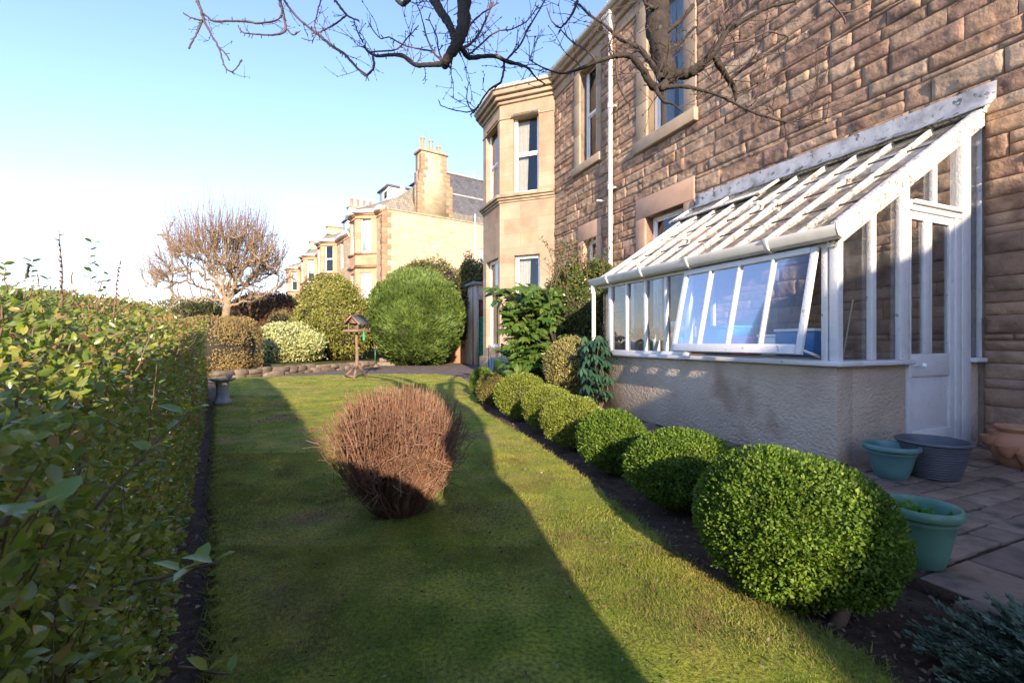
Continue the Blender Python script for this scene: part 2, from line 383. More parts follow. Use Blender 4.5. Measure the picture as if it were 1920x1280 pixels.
def lawnmat():
    m, nt, out = nmat('lawn_turf')
    n1 = noise(nt, 1.3, 5); n2 = noise(nt, 5., 4); n3 = noise(nt, 60, 4)
    a = ramp(nt, n1, [(.13, .20, .025), (.21, .26, .037), (.28, .28, .062), (.28, .20, .10)], [.32, .46, .57, .67])
    b = ramp(nt, n2, [(.6, .7, .6), (1, 1, 1), (1.35, 1.2, 1.0)], [.3, .5, .7])
    c = ramp(nt, n3, [(.55, .52, .45), (1, 1, 1), (1.5, 1.45, 1.2)], [.33, .5, .68])
    col = mix(nt, 1., mix(nt, 1., a, b, 'MULTIPLY'), c, 'MULTIPLY')
    bp = N(nt, 'ShaderNodeBump', {'Strength': .9, 'Distance': .02, 'Height': noise(nt, 90, 5, rough=.7)})
    p = N(nt, 'ShaderNodeBsdfPrincipled', {'Base Color': col, 'Roughness': .85, 'Normal': bp.outputs[0], 'Specular IOR Level': .15})
    nt.links.new(p.outputs[0], out.inputs[0]); return m
def ground():
    s = 900; 
    o = sheet('ground', [(-s, -s), (s, -s), (s, s), (-s, s)], -.08, rock('earth_ground', [(.10, .085, .045), (.08, .09, .035)], island=False, nscale=.4)); structure(o)
    o = grid_ground('soil_bed', -9, 4.2, -.6, 15.2, .06, lambda P: -.012+.016*fbm(P, 4, 9), M_soil); structure(o)
    lawn = grid_ground('lawn', -9, 2.6, -.3, 15.2, .05, lambda P: .03+.008*fbm(P, 2, 2.2)+.004*fbm(P, 2, 14), lawnmat(), mask=lambda c: inpoly(c, LAWN)); structure(lawn)
    # driveway beyond the lawn
    path = [(-14, 11.5), (-4, 12.6), (-1.2, 11.6), (-.75, 9.5), (-.2, 8.5), (1.8, 9.5), (3.5, 14), (1, 26), (-2, 27), (-4.9, 21.6), (-6.2, 20.2), (-8.7, 13.3), (-14, 13.3)]
    structure(sheet('driveway', path, .012, M_path))
    # upper garden, a step above the drive
    mb = MB(); tz = .62
    poly = [(-40, 13.9), (-8.9, 13.9), (-6.6, 20.1), (-6.1, 21.7), (-4.6, 22.6), (-1.6, 24.5), (3, 30), (30, 60), (-60, 90), (-80, 20)]
    V = [(p[0], p[1], .32 if i_ in (0, 1, 2, 3) else tz) for i_, p in enumerate(poly)]+[(p[0], p[1], -.1) for p in poly]; n = len(poly)
    t = tessellate_polygon([[Vector(v) for v in V[:n]]])
    Fs = [list(x) for x in t]+[(i, (i+1) % n, (i+1) % n+n, i+n) for i in range(n)]
    mb.add(V, Fs); structure(mb.build('upper_garden', rock('rough_winter_grass', [(.07, .09, .025), (.11, .10, .04)], island=False, nscale=3)))
ground()

def grassmat(name, cols):
    m, nt, out = nmat(name); g = nt.nodes.new('ShaderNodeNewGeometry')
    base = ramp(nt, g.outputs['Random Per Island'], cols)
    d = ramp(nt, noise(nt, 1.5, 4), [(.6, .68, .6), (1, 1, 1), (1.3, 1.2, 1)], [.34, .5, .66])
    col = mix(nt, 1., base, d, 'MULTIPLY')
    bm = ramp(nt, noise(nt, 2.3, 5, rough=.65), [(0, 0, 0), (.85, .85, .85)], [.50, .62])
    col = mix(nt, bm, col, (.20, .135, .065))
    p = N(nt, 'ShaderNodeBsdfPrincipled', {'Base Color': col, 'Roughness': .65, 'Specular IOR Level': .2})
    t = N(nt, 'ShaderNodeBsdfTranslucent', {'Color': col})
    mx = N(nt, 'ShaderNodeMixShader', {0: .38, 1: p.outputs[0], 2: t.outputs[0]}); nt.links.new(mx.outputs[0], out.inputs[0]); return m
def grass():
    parts = []
    def patch(n, y0, y1, hmin, hmax, wd, mi):
        P = np.stack([rng.uniform(-7, 2.4, n*3), rng.uniform(0, 1, n*3)**.8*(y1-y0)+y0, np.zeros(n*3)], 1)
        vis = np.abs(P[:, 0])/np.maximum(P[:, 1], .1) < 1.2
        P = P[inpoly(P, LAWN) & vis][:n]
        k = len(P)
        P[:, 2] = .028
        lean = rng.normal(0, .5, (k, 2))+np.stack([fbm(P, 2, 6), fbm(P+50, 2, 6)], 1)*.9
        D = np.stack([lean[:, 0], lean[:, 1], np.ones(k)], 1)
        h = rng.uniform(hmin, hmax, k)*(1+.9*fbm(P, 3, 3.5)).clip(.35, 2)
        nrm = rand_dirs(k)
        V, f, s = leaf_geo(P, D, nrm, h, 'blade', wid=wd/h*rng.uniform(.7, 1.3, k))
        parts.append((V, f, s, mi))
    patch(100000, 1.3, 2.4, .007, .020, .0026, 0)
    patch(90000, 2.2, 4.4, .008, .020, .0040, 0)
    patch(50000, 4, 9, .008, .02, .007, 0)
    patch(22000, 8.5, 15.5, .01, .022, .013, 0)
    m = grassmat('grass_blade', [(.17, .24, .024), (.25, .30, .04), (.33, .33, .065), (.20, .26, .03), (.44, .36, .18), (.26, .31, .04), (.28, .21, .11)], )
    o = merge_leaves('grass', parts, [m]); tag(o, 'short mossy winter grass covering the lawn', 'grass', kind='stuff')
    # ragged tufts on the lawn edges
    E = []
    L = np.array(LAWN); 
    for i in range(1, len(L)-3):
        a, b = L[i], L[i+1]; d = np.linalg.norm(b-a); n = int(min(d*900/max(1, (a[1]+b[1])*.3), 3000))
        t = rng.uniform(0, 1, n); E.append(a+(b-a)*t[:, None]+rng.normal(0, .022, (n, 2)))
    E = np.concatenate(E); P = np.column_stack([E, np.full(len(E), .012)])
    D = rng.normal(0, .7, (len(P), 3)); D[:, 2] = .7
    V, f, s = leaf_geo(P, D, rand_dirs(len(P)), rng.uniform(.02, .055, len(P)), 'blade', wid=.12)
    o = merge_leaves('edge_grass', [(V, f, s, 0)], [m]); tag(o, 'longer ragged grass growing along the lawn edges', 'grass', kind='stuff')
grass()

def litter():
    n = 24000
    P = np.stack([rng.uniform(-7, 3., n*4), rng.uniform(.6, 14, n*4)**1, np.full(n*4, .0)], 1)
    P[:, 1] = 1.+rng.uniform(0, 1, n*4)**2.2*10; P = P[np.abs(P[:, 0]/P[:, 1]) < 1.15]
    keep = ~inpoly(P, LAWN); P = P[keep][:n]; P[:, 2] = .008+rng.uniform(0, .012, len(P))
    D = rng.normal(0, 1, (len(P), 3)); D[:, 2] *= .35
    Nn = rng.normal(0, .35, (len(P), 3)); Nn[:, 2] = 1
    V, f, s = leaf_geo(P, D, Nn, rng.uniform(.006, .032, len(P)), 'fold', wid=rng.uniform(.4, 1.2, len(P)))
    m = leafmat('dead_leaf', [(.05, .03, .022), (.09, .055, .04), (.16, .10, .065), (.28, .20, .14), (.09, .055, .04), (.04, .028, .02)], .8, .05, spec=.2)
    tag(merge_leaves('leaf_litter', [(V, f, s, 0)], [m]), 'dead brown leaves and bark scattered over the dark soil', 'leaf litter', kind='stuff')
    n = 1500
    P = np.stack([rng.uniform(-3, 2, n*5), 1.25+rng.uniform(0, 1, n*5)**1.8*8, np.full(n*5, .05)], 1); P = P[inpoly(P, LAWN)][:n]
    D = rng.normal(0, 1, (len(P), 3)); D[:, 2] *= .4
    V, f, s = leaf_geo(P, D, rand_dirs(len(P))+A3(0, 0, 1.), rng.uniform(.006, .026, len(P)), 'fold', wid=rng.uniform(.3, 1.1, len(P)))
    m2 = leafmat('fallen_leaf', [(.05, .03, .022), (.10, .06, .04), (.30, .27, .20), (.07, .045, .03), (.14, .08, .05), (.05, .035, .025)], .8, .05, spec=.2)
    tag(merge_leaves('fallen_leaves', [(V, f, s, 0)], [m2]), 'small fallen leaves and crumbs lying in the lawn', 'leaf litter', kind='stuff')
litter()

# ------------------------------------------------------------------ the stone house (local frame: x into the house, y along the wall away)
HA = R(23.0)
HC = np.array([2.69, 3.79])
hn = np.array([math.cos(HA), math.sin(HA)]); hd = np.array([-math.sin(HA), math.cos(HA)])
WX = 2.30      # wall face
def to_local(P, O=HC, ex=hn, ey=hd):
    d = np.asarray(P[:2])-O; return A3(d @ ex, d @ ey, P[2] if len(P) > 2 else 0)
def hit(x, y, A, B, O=HC, ex=hn, ey=hd):
    """measured pixel -> (distance from A along AB, height) on the upright plane through local points A, B"""
    o = to_local(A3(0, 0, CAMZ), O, ex, ey); r = A3((x-960)/F, 1, -(y-640)/F); r = A3(r[:2] @ ex, r[:2] @ ey, r[2])
    A = np.array(A, float); B = np.array(B, float); e = (B-A)/np.linalg.norm(B-A); n = np.array([-e[1], e[0]])
    t = ((A-o[:2]) @ n)/(r[:2] @ n); p = o+r*t
    return float((p[:2]-A) @ e), float(p[2])
def wall_face(mb, A, B, z0, z1, ops, t, mi=0):
    A = np.array(A, float); B = np.array(B, float); L = np.linalg.norm(B-A); e = (B-A)/L; n = np.array([-e[1], e[0]])
    P = lambda s, o, z: A3(*(A+e*s+n*o), z)
    xs = sorted({0., L, *[v for o in ops for v in o[:2]]}); zs = sorted({z0, z1, *[v for o in ops for v in o[2:4]]})
    for i in range(len(xs)-1):
        for j in range(len(zs)-1):
            cx = (xs[i]+xs[i+1])/2; cz = (zs[j]+zs[j+1])/2
            if any(o[0] < cx < o[1] and o[2] < cz < o[3] for o in ops): continue
            a, b, c, d = xs[i], xs[i+1], zs[j], zs[j+1]
            u = [(a, c), (b, c), (b, d), (a, d)]
            mb.add([P(a, 0, c), P(b, 0, c), P(b, 0, d), P(a, 0, d)], [(3, 2, 1, 0)], mi, [u[::-1]])
            mb.add([P(a, -t, c), P(b, -t, c), P(b, -t, d), P(a, -t, d)], [(0, 1, 2, 3)], mi, [u])
    rects = [(o[0], o[1], o[2], o[3]) for o in ops]
    for a, b, c, d in rects+[(0, L, z0, z1)]:
        for (s1, q1), (s2, q2) in (((a, c), (b, c)), ((b, c), (b, d)), ((b, d), (a, d)), ((a, d), (a, c))):
            mb.add([P(s1, 0, q1), P(s2, 0, q2), P(s2, -t, q2), P(s1, -t, q1)], [(0, 1, 2, 3)], mi, [[(s1, q1), (s2, q2), (s2+.2, q2), (s1+.2, q1)]])
def wframe(A, B):     # x along, y outward, z up
    A = np.array(A, float); B = np.array(B, float); e = (B-A)/np.linalg.norm(B-A)
    return (A3(A[0], A[1], 0), A3(e[0], e[1], 0), A3(-e[1], e[0], 0), A3(0, 0, 1))
def sash(parent, A, B, s0, s1, z0, z1, dep, curtain=None, fw=.055, blind=0., pane_mat=None, rail=.5, lab=None):
    fr = wframe(A, B); mb = MB(); a, b = s0+.004, s1-.004
    fo = dep
    mb.box(fr, a, a+fw, -fo-.07, -fo+.015, z0, z1); mb.box(fr, b-fw, b, -fo-.07, -fo+.015, z0, z1)
    mb.box(fr, a+fw, b-fw, -fo-.07, -fo+.014, z1-fw, z1); mb.box(fr, a+fw, b-fw, -fo-.07, -fo+.03, z0, z0+fw*1.25)
    zm = z0+(z1-z0)*rail
    mb.box(fr, a+fw, b-fw, -fo-.05, -fo+.004, zm-.025, zm+.025)
    # sash stiles: upper proud, lower set back
    for (q0, q1, o) in ((zm+.025, z1-fw, -fo-.005), (z0+fw*1.25, zm-.025, -fo-.028)):
        mb.box(fr, a+fw, a+fw+.035, o-.03, o, q0, q1); mb.box(fr, b-fw-.035, b-fw, o-.03, o, q0, q1)
        mb.box(fr, a+fw+.035, b-fw-.035, o-.03, o-.002, q1-.03, q1); mb.box(fr, a+fw+.035, b-fw-.035, o-.03, o-.002, q0, q0+.035)
    w = mb.build('window', M_cleanwhite, parent, bevel=.003)
    g = MB(); O, ex, ey, ez = fr
    for (q0, q1, o) in ((zm, z1-fw, -fo-.02), (z0+fw, zm, -fo-.042)):
        P = [O+ex*s+ey*o+ez*z for s, z in ((a+fw, q0), (b-fw, q0), (b-fw, q1), (a+fw, q1))]
        g.add(P, [(3, 2, 1, 0)])
    g.build('pane', pane_mat or M_houseglass, w)
    if blind:
        q = MB(); q.box(fr, a+fw, b-fw, -fo-.10, -fo-.09, z1-(z1-z0)*blind, z1-.03); q.build('blind', M_blind, w)
    if curtain:
        mat, left, right = curtain
        q = MB(); Wd = b-a
        for (c0, c1, z_) in ((a+.02, a+.02+Wd*left, 0), (b-.02-Wd*right, b-.02, 1)):
            if c1-c0 < .04: continue
            n = 60; s = np.linspace(c0, c1, n); V = []; 
            for zz, sq in ((z1, 1.), (z0+(z1-z0)*.5, .9 if z_ else .93), (z0, .8)):
                cc = c0 if z_ == 0 else c1
                ss = cc+(s-cc)*sq
                V += [O+ex*u+ey*(-fo-.16+.03*math.sin(k*1.05+1.3*math.sin(k*.3)))+ez*zz for k, u in enumerate(ss)]
            Fs = [(r_*n+k, r_*n+k+1, (r_+1)*n+k+1, (r_+1)*n+k) for r_ in range(2) for k in range(n-1)]
            q.add(V, Fs)
        if q.n: q.build('curtain', mat, w, smooth=True)
    return w

def rock_blocks(A, B, z0, z1, ops, seed, hmin=.14, hmax=.26, step=.030, amp=.031):
    """squared rock-faced rubble laid to courses, every block its own bulging face"""
    r = np.random.default_rng(seed)
    fr = wframe(A, B); L = np.linalg.norm(np.array(B)-np.array(A)); O, ex, ey, ez = fr
    rects = []
    z = z0
    while z < z1-.05:
        h = min(r.uniform(hmin, hmax), z1-z)
        if z1-z-h < .1: h = z1-z
        # horizontal intervals clear of openings, treating the course by its sub-bands
        cuts = sorted({z, z+h, *[v for o in ops for v in o[2:4] if z+.03 < v < z+h-.03]})
        for q0, q1 in zip(cuts[:-1], cuts[1:]):
            free = [(0., L)]
            for o in ops:
                if o[2] < (q0+q1)/2 < o[3]:
                    nf = []
                    for a, b in free:
                        if o[1] <= a or o[0] >= b: nf.append((a, b))
                        else:
                            if o[0]-a > .03: nf.append((a, o[0]))
                            if b-o[1] > .03: nf.append((o[1], b))
                    free = nf
            for a, b in free:
                x = a
                while x < b-.02:
                    w = r.uniform(.24, .80)
                    if b-x-w < .18: w = b-x
                    if q1-q0 > .21 and r.random() < .33:
                        zz = q0+(q1-q0)*r.uniform(.38, .62); rects += [(x, x+w, q0, zz), (x, x+w, zz, q1)]
                    else: rects.append((x, x+w, q0, q1))
                    x += w
        z += h
    Vs = []; fl = []; n = 0
    for k, (a, b, c, d) in enumerate(rects):
        g = .003; a += g; b -= g; c += g; d -= g
        if b-a < .02 or d-c < .02: continue
        nx = max(4, int((b-a)/step)+2); nz = max(4, int((d-c)/step)+2)
        u = np.linspace(0, 1, nx); v = np.linspace(0, 1, nz)
        u = u.copy(); u[1] = min(.018/(b-a), .3); u[-2] = 1-u[1]; v[1] = min(.018/(d-c), .3); v[-2] = 1-v[1]
        U, Vv = np.meshgrid(a+(b-a)*u, c+(d-c)*v)
        P = np.stack([U.ravel(), np.full(U.size, k*3.7), Vv.ravel()], 1)
        ed = np.minimum(np.minimum(P[:, 0]-a, b-P[:, 0]), np.minimum(P[:, 2]-c, d-P[:, 2]))
        rise = np.clip(ed/.014, 0, 1)**.8
        nz_ = .55*fbm(P, 5, 6.)+.9*(.28-np.abs(fbm(P+31, 4, 5.)))+.25*fbm(P+77, 2, 26.); o = -.004+rise*(.005+r.normal(0, .005)+amp*np.clip(.02+nz_, -.35, .75))
        tilt = r.normal(0, .012); o += rise*tilt*(P[:, 2]-c)/(d-c)
        o[ed < 1e-6] = -.010
        X = O+ex*(P[:, :1])+ey*(o[:, None])+ez*P[:, 2:3]
        inner = (ed > 1e-6)[:, None]*1.
        X += inner*(ex*(fbm(P+9, 2, 12)*.01)[:, None]+ez*(fbm(P+29, 2, 12)*.008)[:, None])
        i, j = np.meshgrid(np.arange(nx-1), np.arange(nz-1)); q = (j*nx+i).ravel()
        fl.append(np.stack([q, q+nx, q+nx+1, q+1], 1)+n); Vs.append(X); n += len(X)
    return np.concatenate(Vs), np.concatenate(fl)

def house():
    H = empty('stone_house', (HC[0], HC[1], 0), 'large two-storey rock-faced sandstone house with smooth canted bay behind the white conservatory', 'house', rz=HA)
    B0 = -4.5                                    # near end, outside the frame
    wA = (WX, B0)
    jb = hit(1040, 300, (WX, B0), (WX, 20))[0]+B0   # where the bay starts
    ZT = hit(1040, 150, (WX, B0), (WX, 20))[1]
    A = (WX, B0); B = (WX, jb)
    hx = lambda x, y: hit(x, y, A, B)
    ops = []
    def op(xl, xr, yt, yb, xt=None):   # opening by its left/right pixel columns; y values read at the left column
        s1 = hx(xl, 600)[0]; s0 = hx(xr, 600)[0]; zt = hx(xl, yt)[1]; zb = hx(xl, yb)[1]; ops.append((s0, s1, zb, zt)); return ops[-1]
    w_big_up = op(1214, 1283, -28, 259)
    w_sm_up = op(1088, 1119, 132, 312)
    w_big_lo = op(1211, 1283, 408, 615)
    w_sm_lo = op(1095, 1119, 452, 540)
    # dressed stone surrounds sit proud; rock-faced blocks keep clear of them
    def surround(o, jl, jr, top, sill, mat, sill_proj=.07):
        mb = MB(); fr = wframe(A, B); s0, s1, zb, zt = o; t0, t1 = -.30, .028
        # jambs in stacked blocks
        for (q0, q1) in ((s1, s1+jl), (s0-jr, s0)):
            n = max(2, int((zt-zb)/.75)); zz = np.linspace(zb, zt, n+1)
            for k in range(n):
                mb.box(fr, q0, q1, t0, t1, zz[k]+.003, zz[k+1]-.003)
        mb.box(fr, s0-jr, s1+jl, t0, t1, zt+.001, zt+top)
        o_ = mb.build('window_surround', mat, H, bevel=.008)
        sb = MB(); sb.box(fr, s0-jr-.04, s1+jl+.04, t0, t1+sill_proj, zb-sill, zb-.001); sb.build('window_sill', mat, H, bevel=.012)
    surround(w_big_up, .34, .30, .4, .24, M_dressbuff); surround(w_sm_up, .28, .20, .42, .2, M_dressbuff)
    surround(w_big_lo, .30, .26, .42, .2, M_dress); surround(w_sm_lo, .26, .2, .42, .2, M_dress)
    clear = [(w_big_up[0]-.30, w_big_up[1]+.34, w_big_up[2]-.24, w_big_up[3]+.4), (w_sm_up[0]-.20, w_sm_up[1]+.28, w_sm_up[2]-.2, w_sm_up[3]+.42),
             (w_big_lo[0]-.26, w_big_lo[1]+.30, w_big_lo[2]-.2, w_big_lo[3]+.42), (w_sm_lo[0]-.2, w_sm_lo[1]+.26, w_sm_lo[2]-.2, w_sm_lo[3]+.42)]
    L = jb-B0
    mb = MB(); back = (WX+.02, B0), (WX+.02, jb)
    wall_face(mb, back[0], back[1], -.05, ZT-.3, ops, .36); mb.build('backing_wall', M_mortar, H)
    clear.append((-B0-.01, -B0+.10, 0, 3.4))
    V, Fq = rock_blocks(A, B, 0.02, ZT-.55, clear, 5)
    link('wall', raw_mesh('wall', V, Fq.ravel(), np.full(len(Fq), 4), M_stone, smooth=False), H)
    # windows
    sash(H, A, B, w_big_up[0], w_big_up[1], w_big_up[2], w_big_up[3], .20, (M_bluecurt, .55, .42), fw=.08)
    sash(H, A, B, w_sm_up[0], w_sm_up[1], w_sm_up[2], w_sm_up[3], .20, None, fw=.06, rail=.52)
    sash(H, A, B, w_big_lo[0], w_big_lo[1], w_big_lo[2], w_big_lo[3], .20, None, fw=.07)
    sash(H, A, B, w_sm_lo[0], w_sm_lo[1], w_sm_lo[2], w_sm_lo[3], .18, None, fw=.05)
    # ---- bay
    e45 = np.array([-math.sqrt(.5), math.sqrt(.5)])
    P0 = np.array([WX, jb]); Lc = hit(937, 400, P0, P0+e45)[0]
    P1 = P0+e45*Lc; Lf = hit(906, 400, P1, P1+np.array([0, 1.]))[0]; P2 = P1+np.array([0, Lf]); P3 = P2+np.array([math.sqrt(.5), math.sqrt(.5)])*Lc
    faces = [(P0, P1), (P1, P2), (P2, P3)]
    def bop(x0, x1, yt, yb, f, ycol=None):
        Aq, Bq = faces[f]; s1 = hit(x0, 500, Aq, Bq)[0]; s0 = hit(x1, 500, Aq, Bq)[0]
        xm = ycol or x0
        return (s0, s1, hit(xm, yb, Aq, Bq)[1], hit(xm, yt, Aq, Bq)[1])
    u0 = bop(962, 1010, 214, 364, 0); l0 = bop(964, 1012, 479, 640, 0)
    l0 = (l0[0], l0[1], hit(964, 646, *faces[0])[1]-.1, l0[3])
    u1 = bop(921, 936.0, 250, 395, 1, 925); l1 = bop(923.5, 936.5, 494, 640, 1, 925); 
    u1 = (u1[0]+.12, Lf-.30, u0[2], u0[3]-.0); l1 = (l1[0]+.12, Lf-.30, l0[2], l0[3])
    bays = MB(); ZB = ZT-.42
    zmid = u0[2]-.30
    for k, (Aq, Bq) in enumerate(faces):
        o2 = [(u0, l0), (u1, l1), (tuple([Lc-u0[1], Lc-u0[0], u0[2], u0[3]]), tuple([Lc-l0[1], Lc-l0[0], l0[2], l0[3]]))][k]
        wall_face(bays, Aq, Bq, 0, ZB, o2, .30)
    bays.build('bay_wall', M_bay, H)
    # pilaster strips, string course, plinth, cornice all round the bay
    def ring(mb, z0, z1, out, mi=0, pts=(P0, P1, P2, P3), back_=.25):
        n = len(pts); dirs = [unit(pts[i+1]-pts[i]) for i in range(n-1)]; nr = [np.array([-d[1], d[0]]) for d in dirs]
        off = []
        for i in range(n):
            if i == 0: off.append((pts[0]+nr[0]*out-dirs[0]*0, pts[0]-nr[0]*back_))
            elif i == n-1: off.append((pts[-1]+nr[-1]*out, pts[-1]-nr[-1]*back_))
            else:
                m = nr[i-1]+nr[i]; m /= (m @ nr[i]); off.append((pts[i]+m*out, pts[i]-m*back_))
        for i in range(n-1):
            (a, a2), (b, b2) = off[i], off[i+1]
            mb.hexa([A3(*a2, z0), A3(*a, z0), A3(*b, z0), A3(*b2, z0), A3(*a2, z1), A3(*a, z1), A3(*b, z1), A3(*b2, z1)], mi)
    sc_ = MB(); zs = u0[2]
    ring(sc_, zs-.24, zs-.17, .03); ring(sc_, zs-.17, zs-.10, .075); ring(sc_, zs-.10, zs-.004, .13)
    sc_.build('string_course', M_weather, H, bevel=.01)
    pl = MB(); ring(pl, -.02, .62, .12); pl.build('plinth', M_weather, H, bevel=.02)
    cn = MB(); ring(cn, ZB-.45, ZB-.41, .03); ring(cn, ZB, ZB+.10, .06); ring(cn, ZB+.10, ZB+.22, .15); ring(cn, ZB+.22, ZB+.36, .24, 0); 
    cn.build('bay_cornice', M_dressbuff, H, bevel=.02)
    gt = MB(); ring(gt, ZB+.362, ZB+.46, .30); gt.build('bay_gutter', M_gutter, H, bevel=.02)
    rf = MB(); ring(rf, ZB+.46, ZB+.52, .1, back_=1.2); 
    for k, (Aq, Bq) in enumerate(faces):
        o2 = [(u0, l0), (u1, l1), None][k]
        if o2 is None: continue
        for kk, o in enumerate(o2):
            sash(H, Aq, Bq, o[0], o[1], o[2], o[3], .14, (M_curtain, .10, .5) if k == 0 else (M_curtain, .25, .2), fw=.06, rail=.5)
    am = MB(); fr = wframe(*faces[0]); am.hexa([fr[0]+fr[1]*s+fr[2]*o+fr[3]*z for z, o0 in ((u0[3]-.10, .14), (u0[3]+.01, -.10)) for s, o in ((u0[0]-.02, -.12), (u0[1]+.02, -.12), (u0[1]+.02, o0), (u0[0]-.02, o0))])
    am.build('awning_box', M_cleanwhite, H, bevel=.006)
    # main cornice and gutter
    mc = MB(); fr = wframe(A, B)
    mc.box(fr, 0, L, -.3, .03, ZT-.55, ZT-.30); mc.box(fr, 0, L-.05, -.3, .10, ZT-.298, ZT-.16); mc.box(fr, 0, L-.05, -.3, .20, ZT-.158, ZT-.02)
    mc.build('cornice', M_dressbuff, H, bevel=.02)
    g = MB(); g.box(fr, 0, L+.1, .02, .31, ZT-.016, ZT+.10); g.build('gutter', M_gutter, H, bevel=.03)
    # body behind: far wall, end wall, dark rooms and the hipped slate roof
    bd = MB(); fW = frame((0, 0, 0), (1, 0, 0))
    b2 = P3[1]+.6
    bd.box(fW, WX+.9, WX+9, B0+.3, b2, -.05, ZT-.05); bd.build('rooms', M_inside, H)
    for a_, b_ in (((WX, P3[1]), (WX, b2)), ((WX+.001, b2), (WX+9, b2)), ((WX+9, B0), (WX+.3, B0))):
        we = MB(); wall_face(we, a_, b_, -.05, ZT, [], .3); we.build('rear_wall', M_nb, H)
    rf = MB(); e0, e1, x0, x1 = B0, b2, WX-.1, WX+9; xm = (x0+x1)/2; zr = ZT+3.4
    V = [(x0, e0, ZT+.09), (x1, e0, ZT+.09), (x1, e1, ZT+.09), (x0, e1, ZT+.09), (xm, e0+4, zr), (xm, e1-4, zr)]
    rf.add(V, [(0, 3, 5, 4), (3, 2, 5), (2, 1, 4, 5), (1, 0, 4), (0, 1, 2, 3)], 0, [[(a[1], a[2]) for a in (V[i] for i in f)] for f in ((0, 3, 5, 4), (3, 2, 5), (2, 1, 4, 5), (1, 0, 4), (0, 1, 2, 3))])
    ring(rf, ZB+.462, ZB+.50, .05, back_=1.)
    rf.build('roof', M_slate, H)
    # rainwater pipe with hopper
    s, _ = hx(1152, 400); zt = hx(1152, 62)[1]; zb = .1
    dp = MB(); O, ex, ey, ez = fr; c = O+ex*s+ey*.11
    dp.tube([c+ez*zb, c+ez*(zt-.02)], .05, 12)
    for zz in np.arange(zt-1.75, .5, -1.85): dp.tube([c+ez*zz, c+ez*(zz+.11)], .065, 12); dp.box(fr, s-.10, s+.10, .0, .06, zz+.02, zz+.06)
    dp.build('rainwater_pipe', M_gutter, H, smooth=True, auto=True)
    hp = MB(); hp.hexa([c+ex*a+ey*b+ez*(zt+.0) for a, b in ((-.07, -.05), (.07, -.05), (.07, .07), (-.07, .07))]+[c+ex*a+ey*b+ez*(zt+.26) for a, b in ((-.17, -.09), (.17, -.09), (.17, .15), (-.17, .15))])
    hp.box(fr, s-.19, s+.19, .01, .28, zt+.262, zt+.34); hp.tube([c+ez*(zt+.3), c+ey*.05+ez*(zt+.7), c+ey*.1+ez*(ZT-.02)], .045, 10)
    hp.build('hopper', M_gutter, H, bevel=.006)
    # short overflow pipe
    s2, z2 = hx(1134, 377); q = MB(); q.tube([O+ex*s2+ey*-.02+ez*z2, O+ex*s2+ey*.22+ez*(z2-.01)], .022, 8); q.build('overflow_pipe', M_cleanwhite, H, smooth=True, auto=True)
    return dict(ZT=ZT, jb=jb, P1=P1, P2=P2)
HI = house()

# ------------------------------------------------------------------ conservatory
def render_mat():
    m, nt, out = nmat('roughcast_render')
    tc = nt.nodes.new('ShaderNodeTexCoord').outputs['Object']
    n1 = noise(nt, 2.2, 5, tc); n2 = noise(nt, 1.3, 4, tc)
    col = ramp(nt, n1, [(.44, .345, .255), (.52, .42, .315), (.58, .475, .365)], [.3, .5, .72])
    st = ramp(nt, n2, [(0, 0, 0), (.7, .7, .7)], [.58, .72])
    col = mix(nt, st, col, (.27, .17, .11))
    mp = N(nt, 'ShaderNodeMapping', {'Vector': tc, 'Scale': (1, 1., 1.35), 'Rotation': (.5, 0, 0)})
    v = N(nt, 'ShaderNodeTexVoronoi', {'Vector': mp.outputs[0], 'Scale': 36.}, feature='SMOOTH_F1')
    n3 = noise(nt, 34, 5, mp.outputs[0], .6)
    h = N(nt, 'ShaderNodeMath', {0: n3, 1: v.outputs[0]}, operation='SUBTRACT')
    b = N(nt, 'ShaderNodeBump', {'Strength': .6, 'Distance': .025, 'Height': h.outputs[0]})
    p = N(nt, 'ShaderNodeBsdfPrincipled', {'Base Color': col, 'Roughness': .9, 'Normal': b.outputs[0], 'Specular IOR Level': .2})
    nt.links.new(p.outputs[0], out.inputs[0]); return m
M_render = render_mat()
PZ = .06
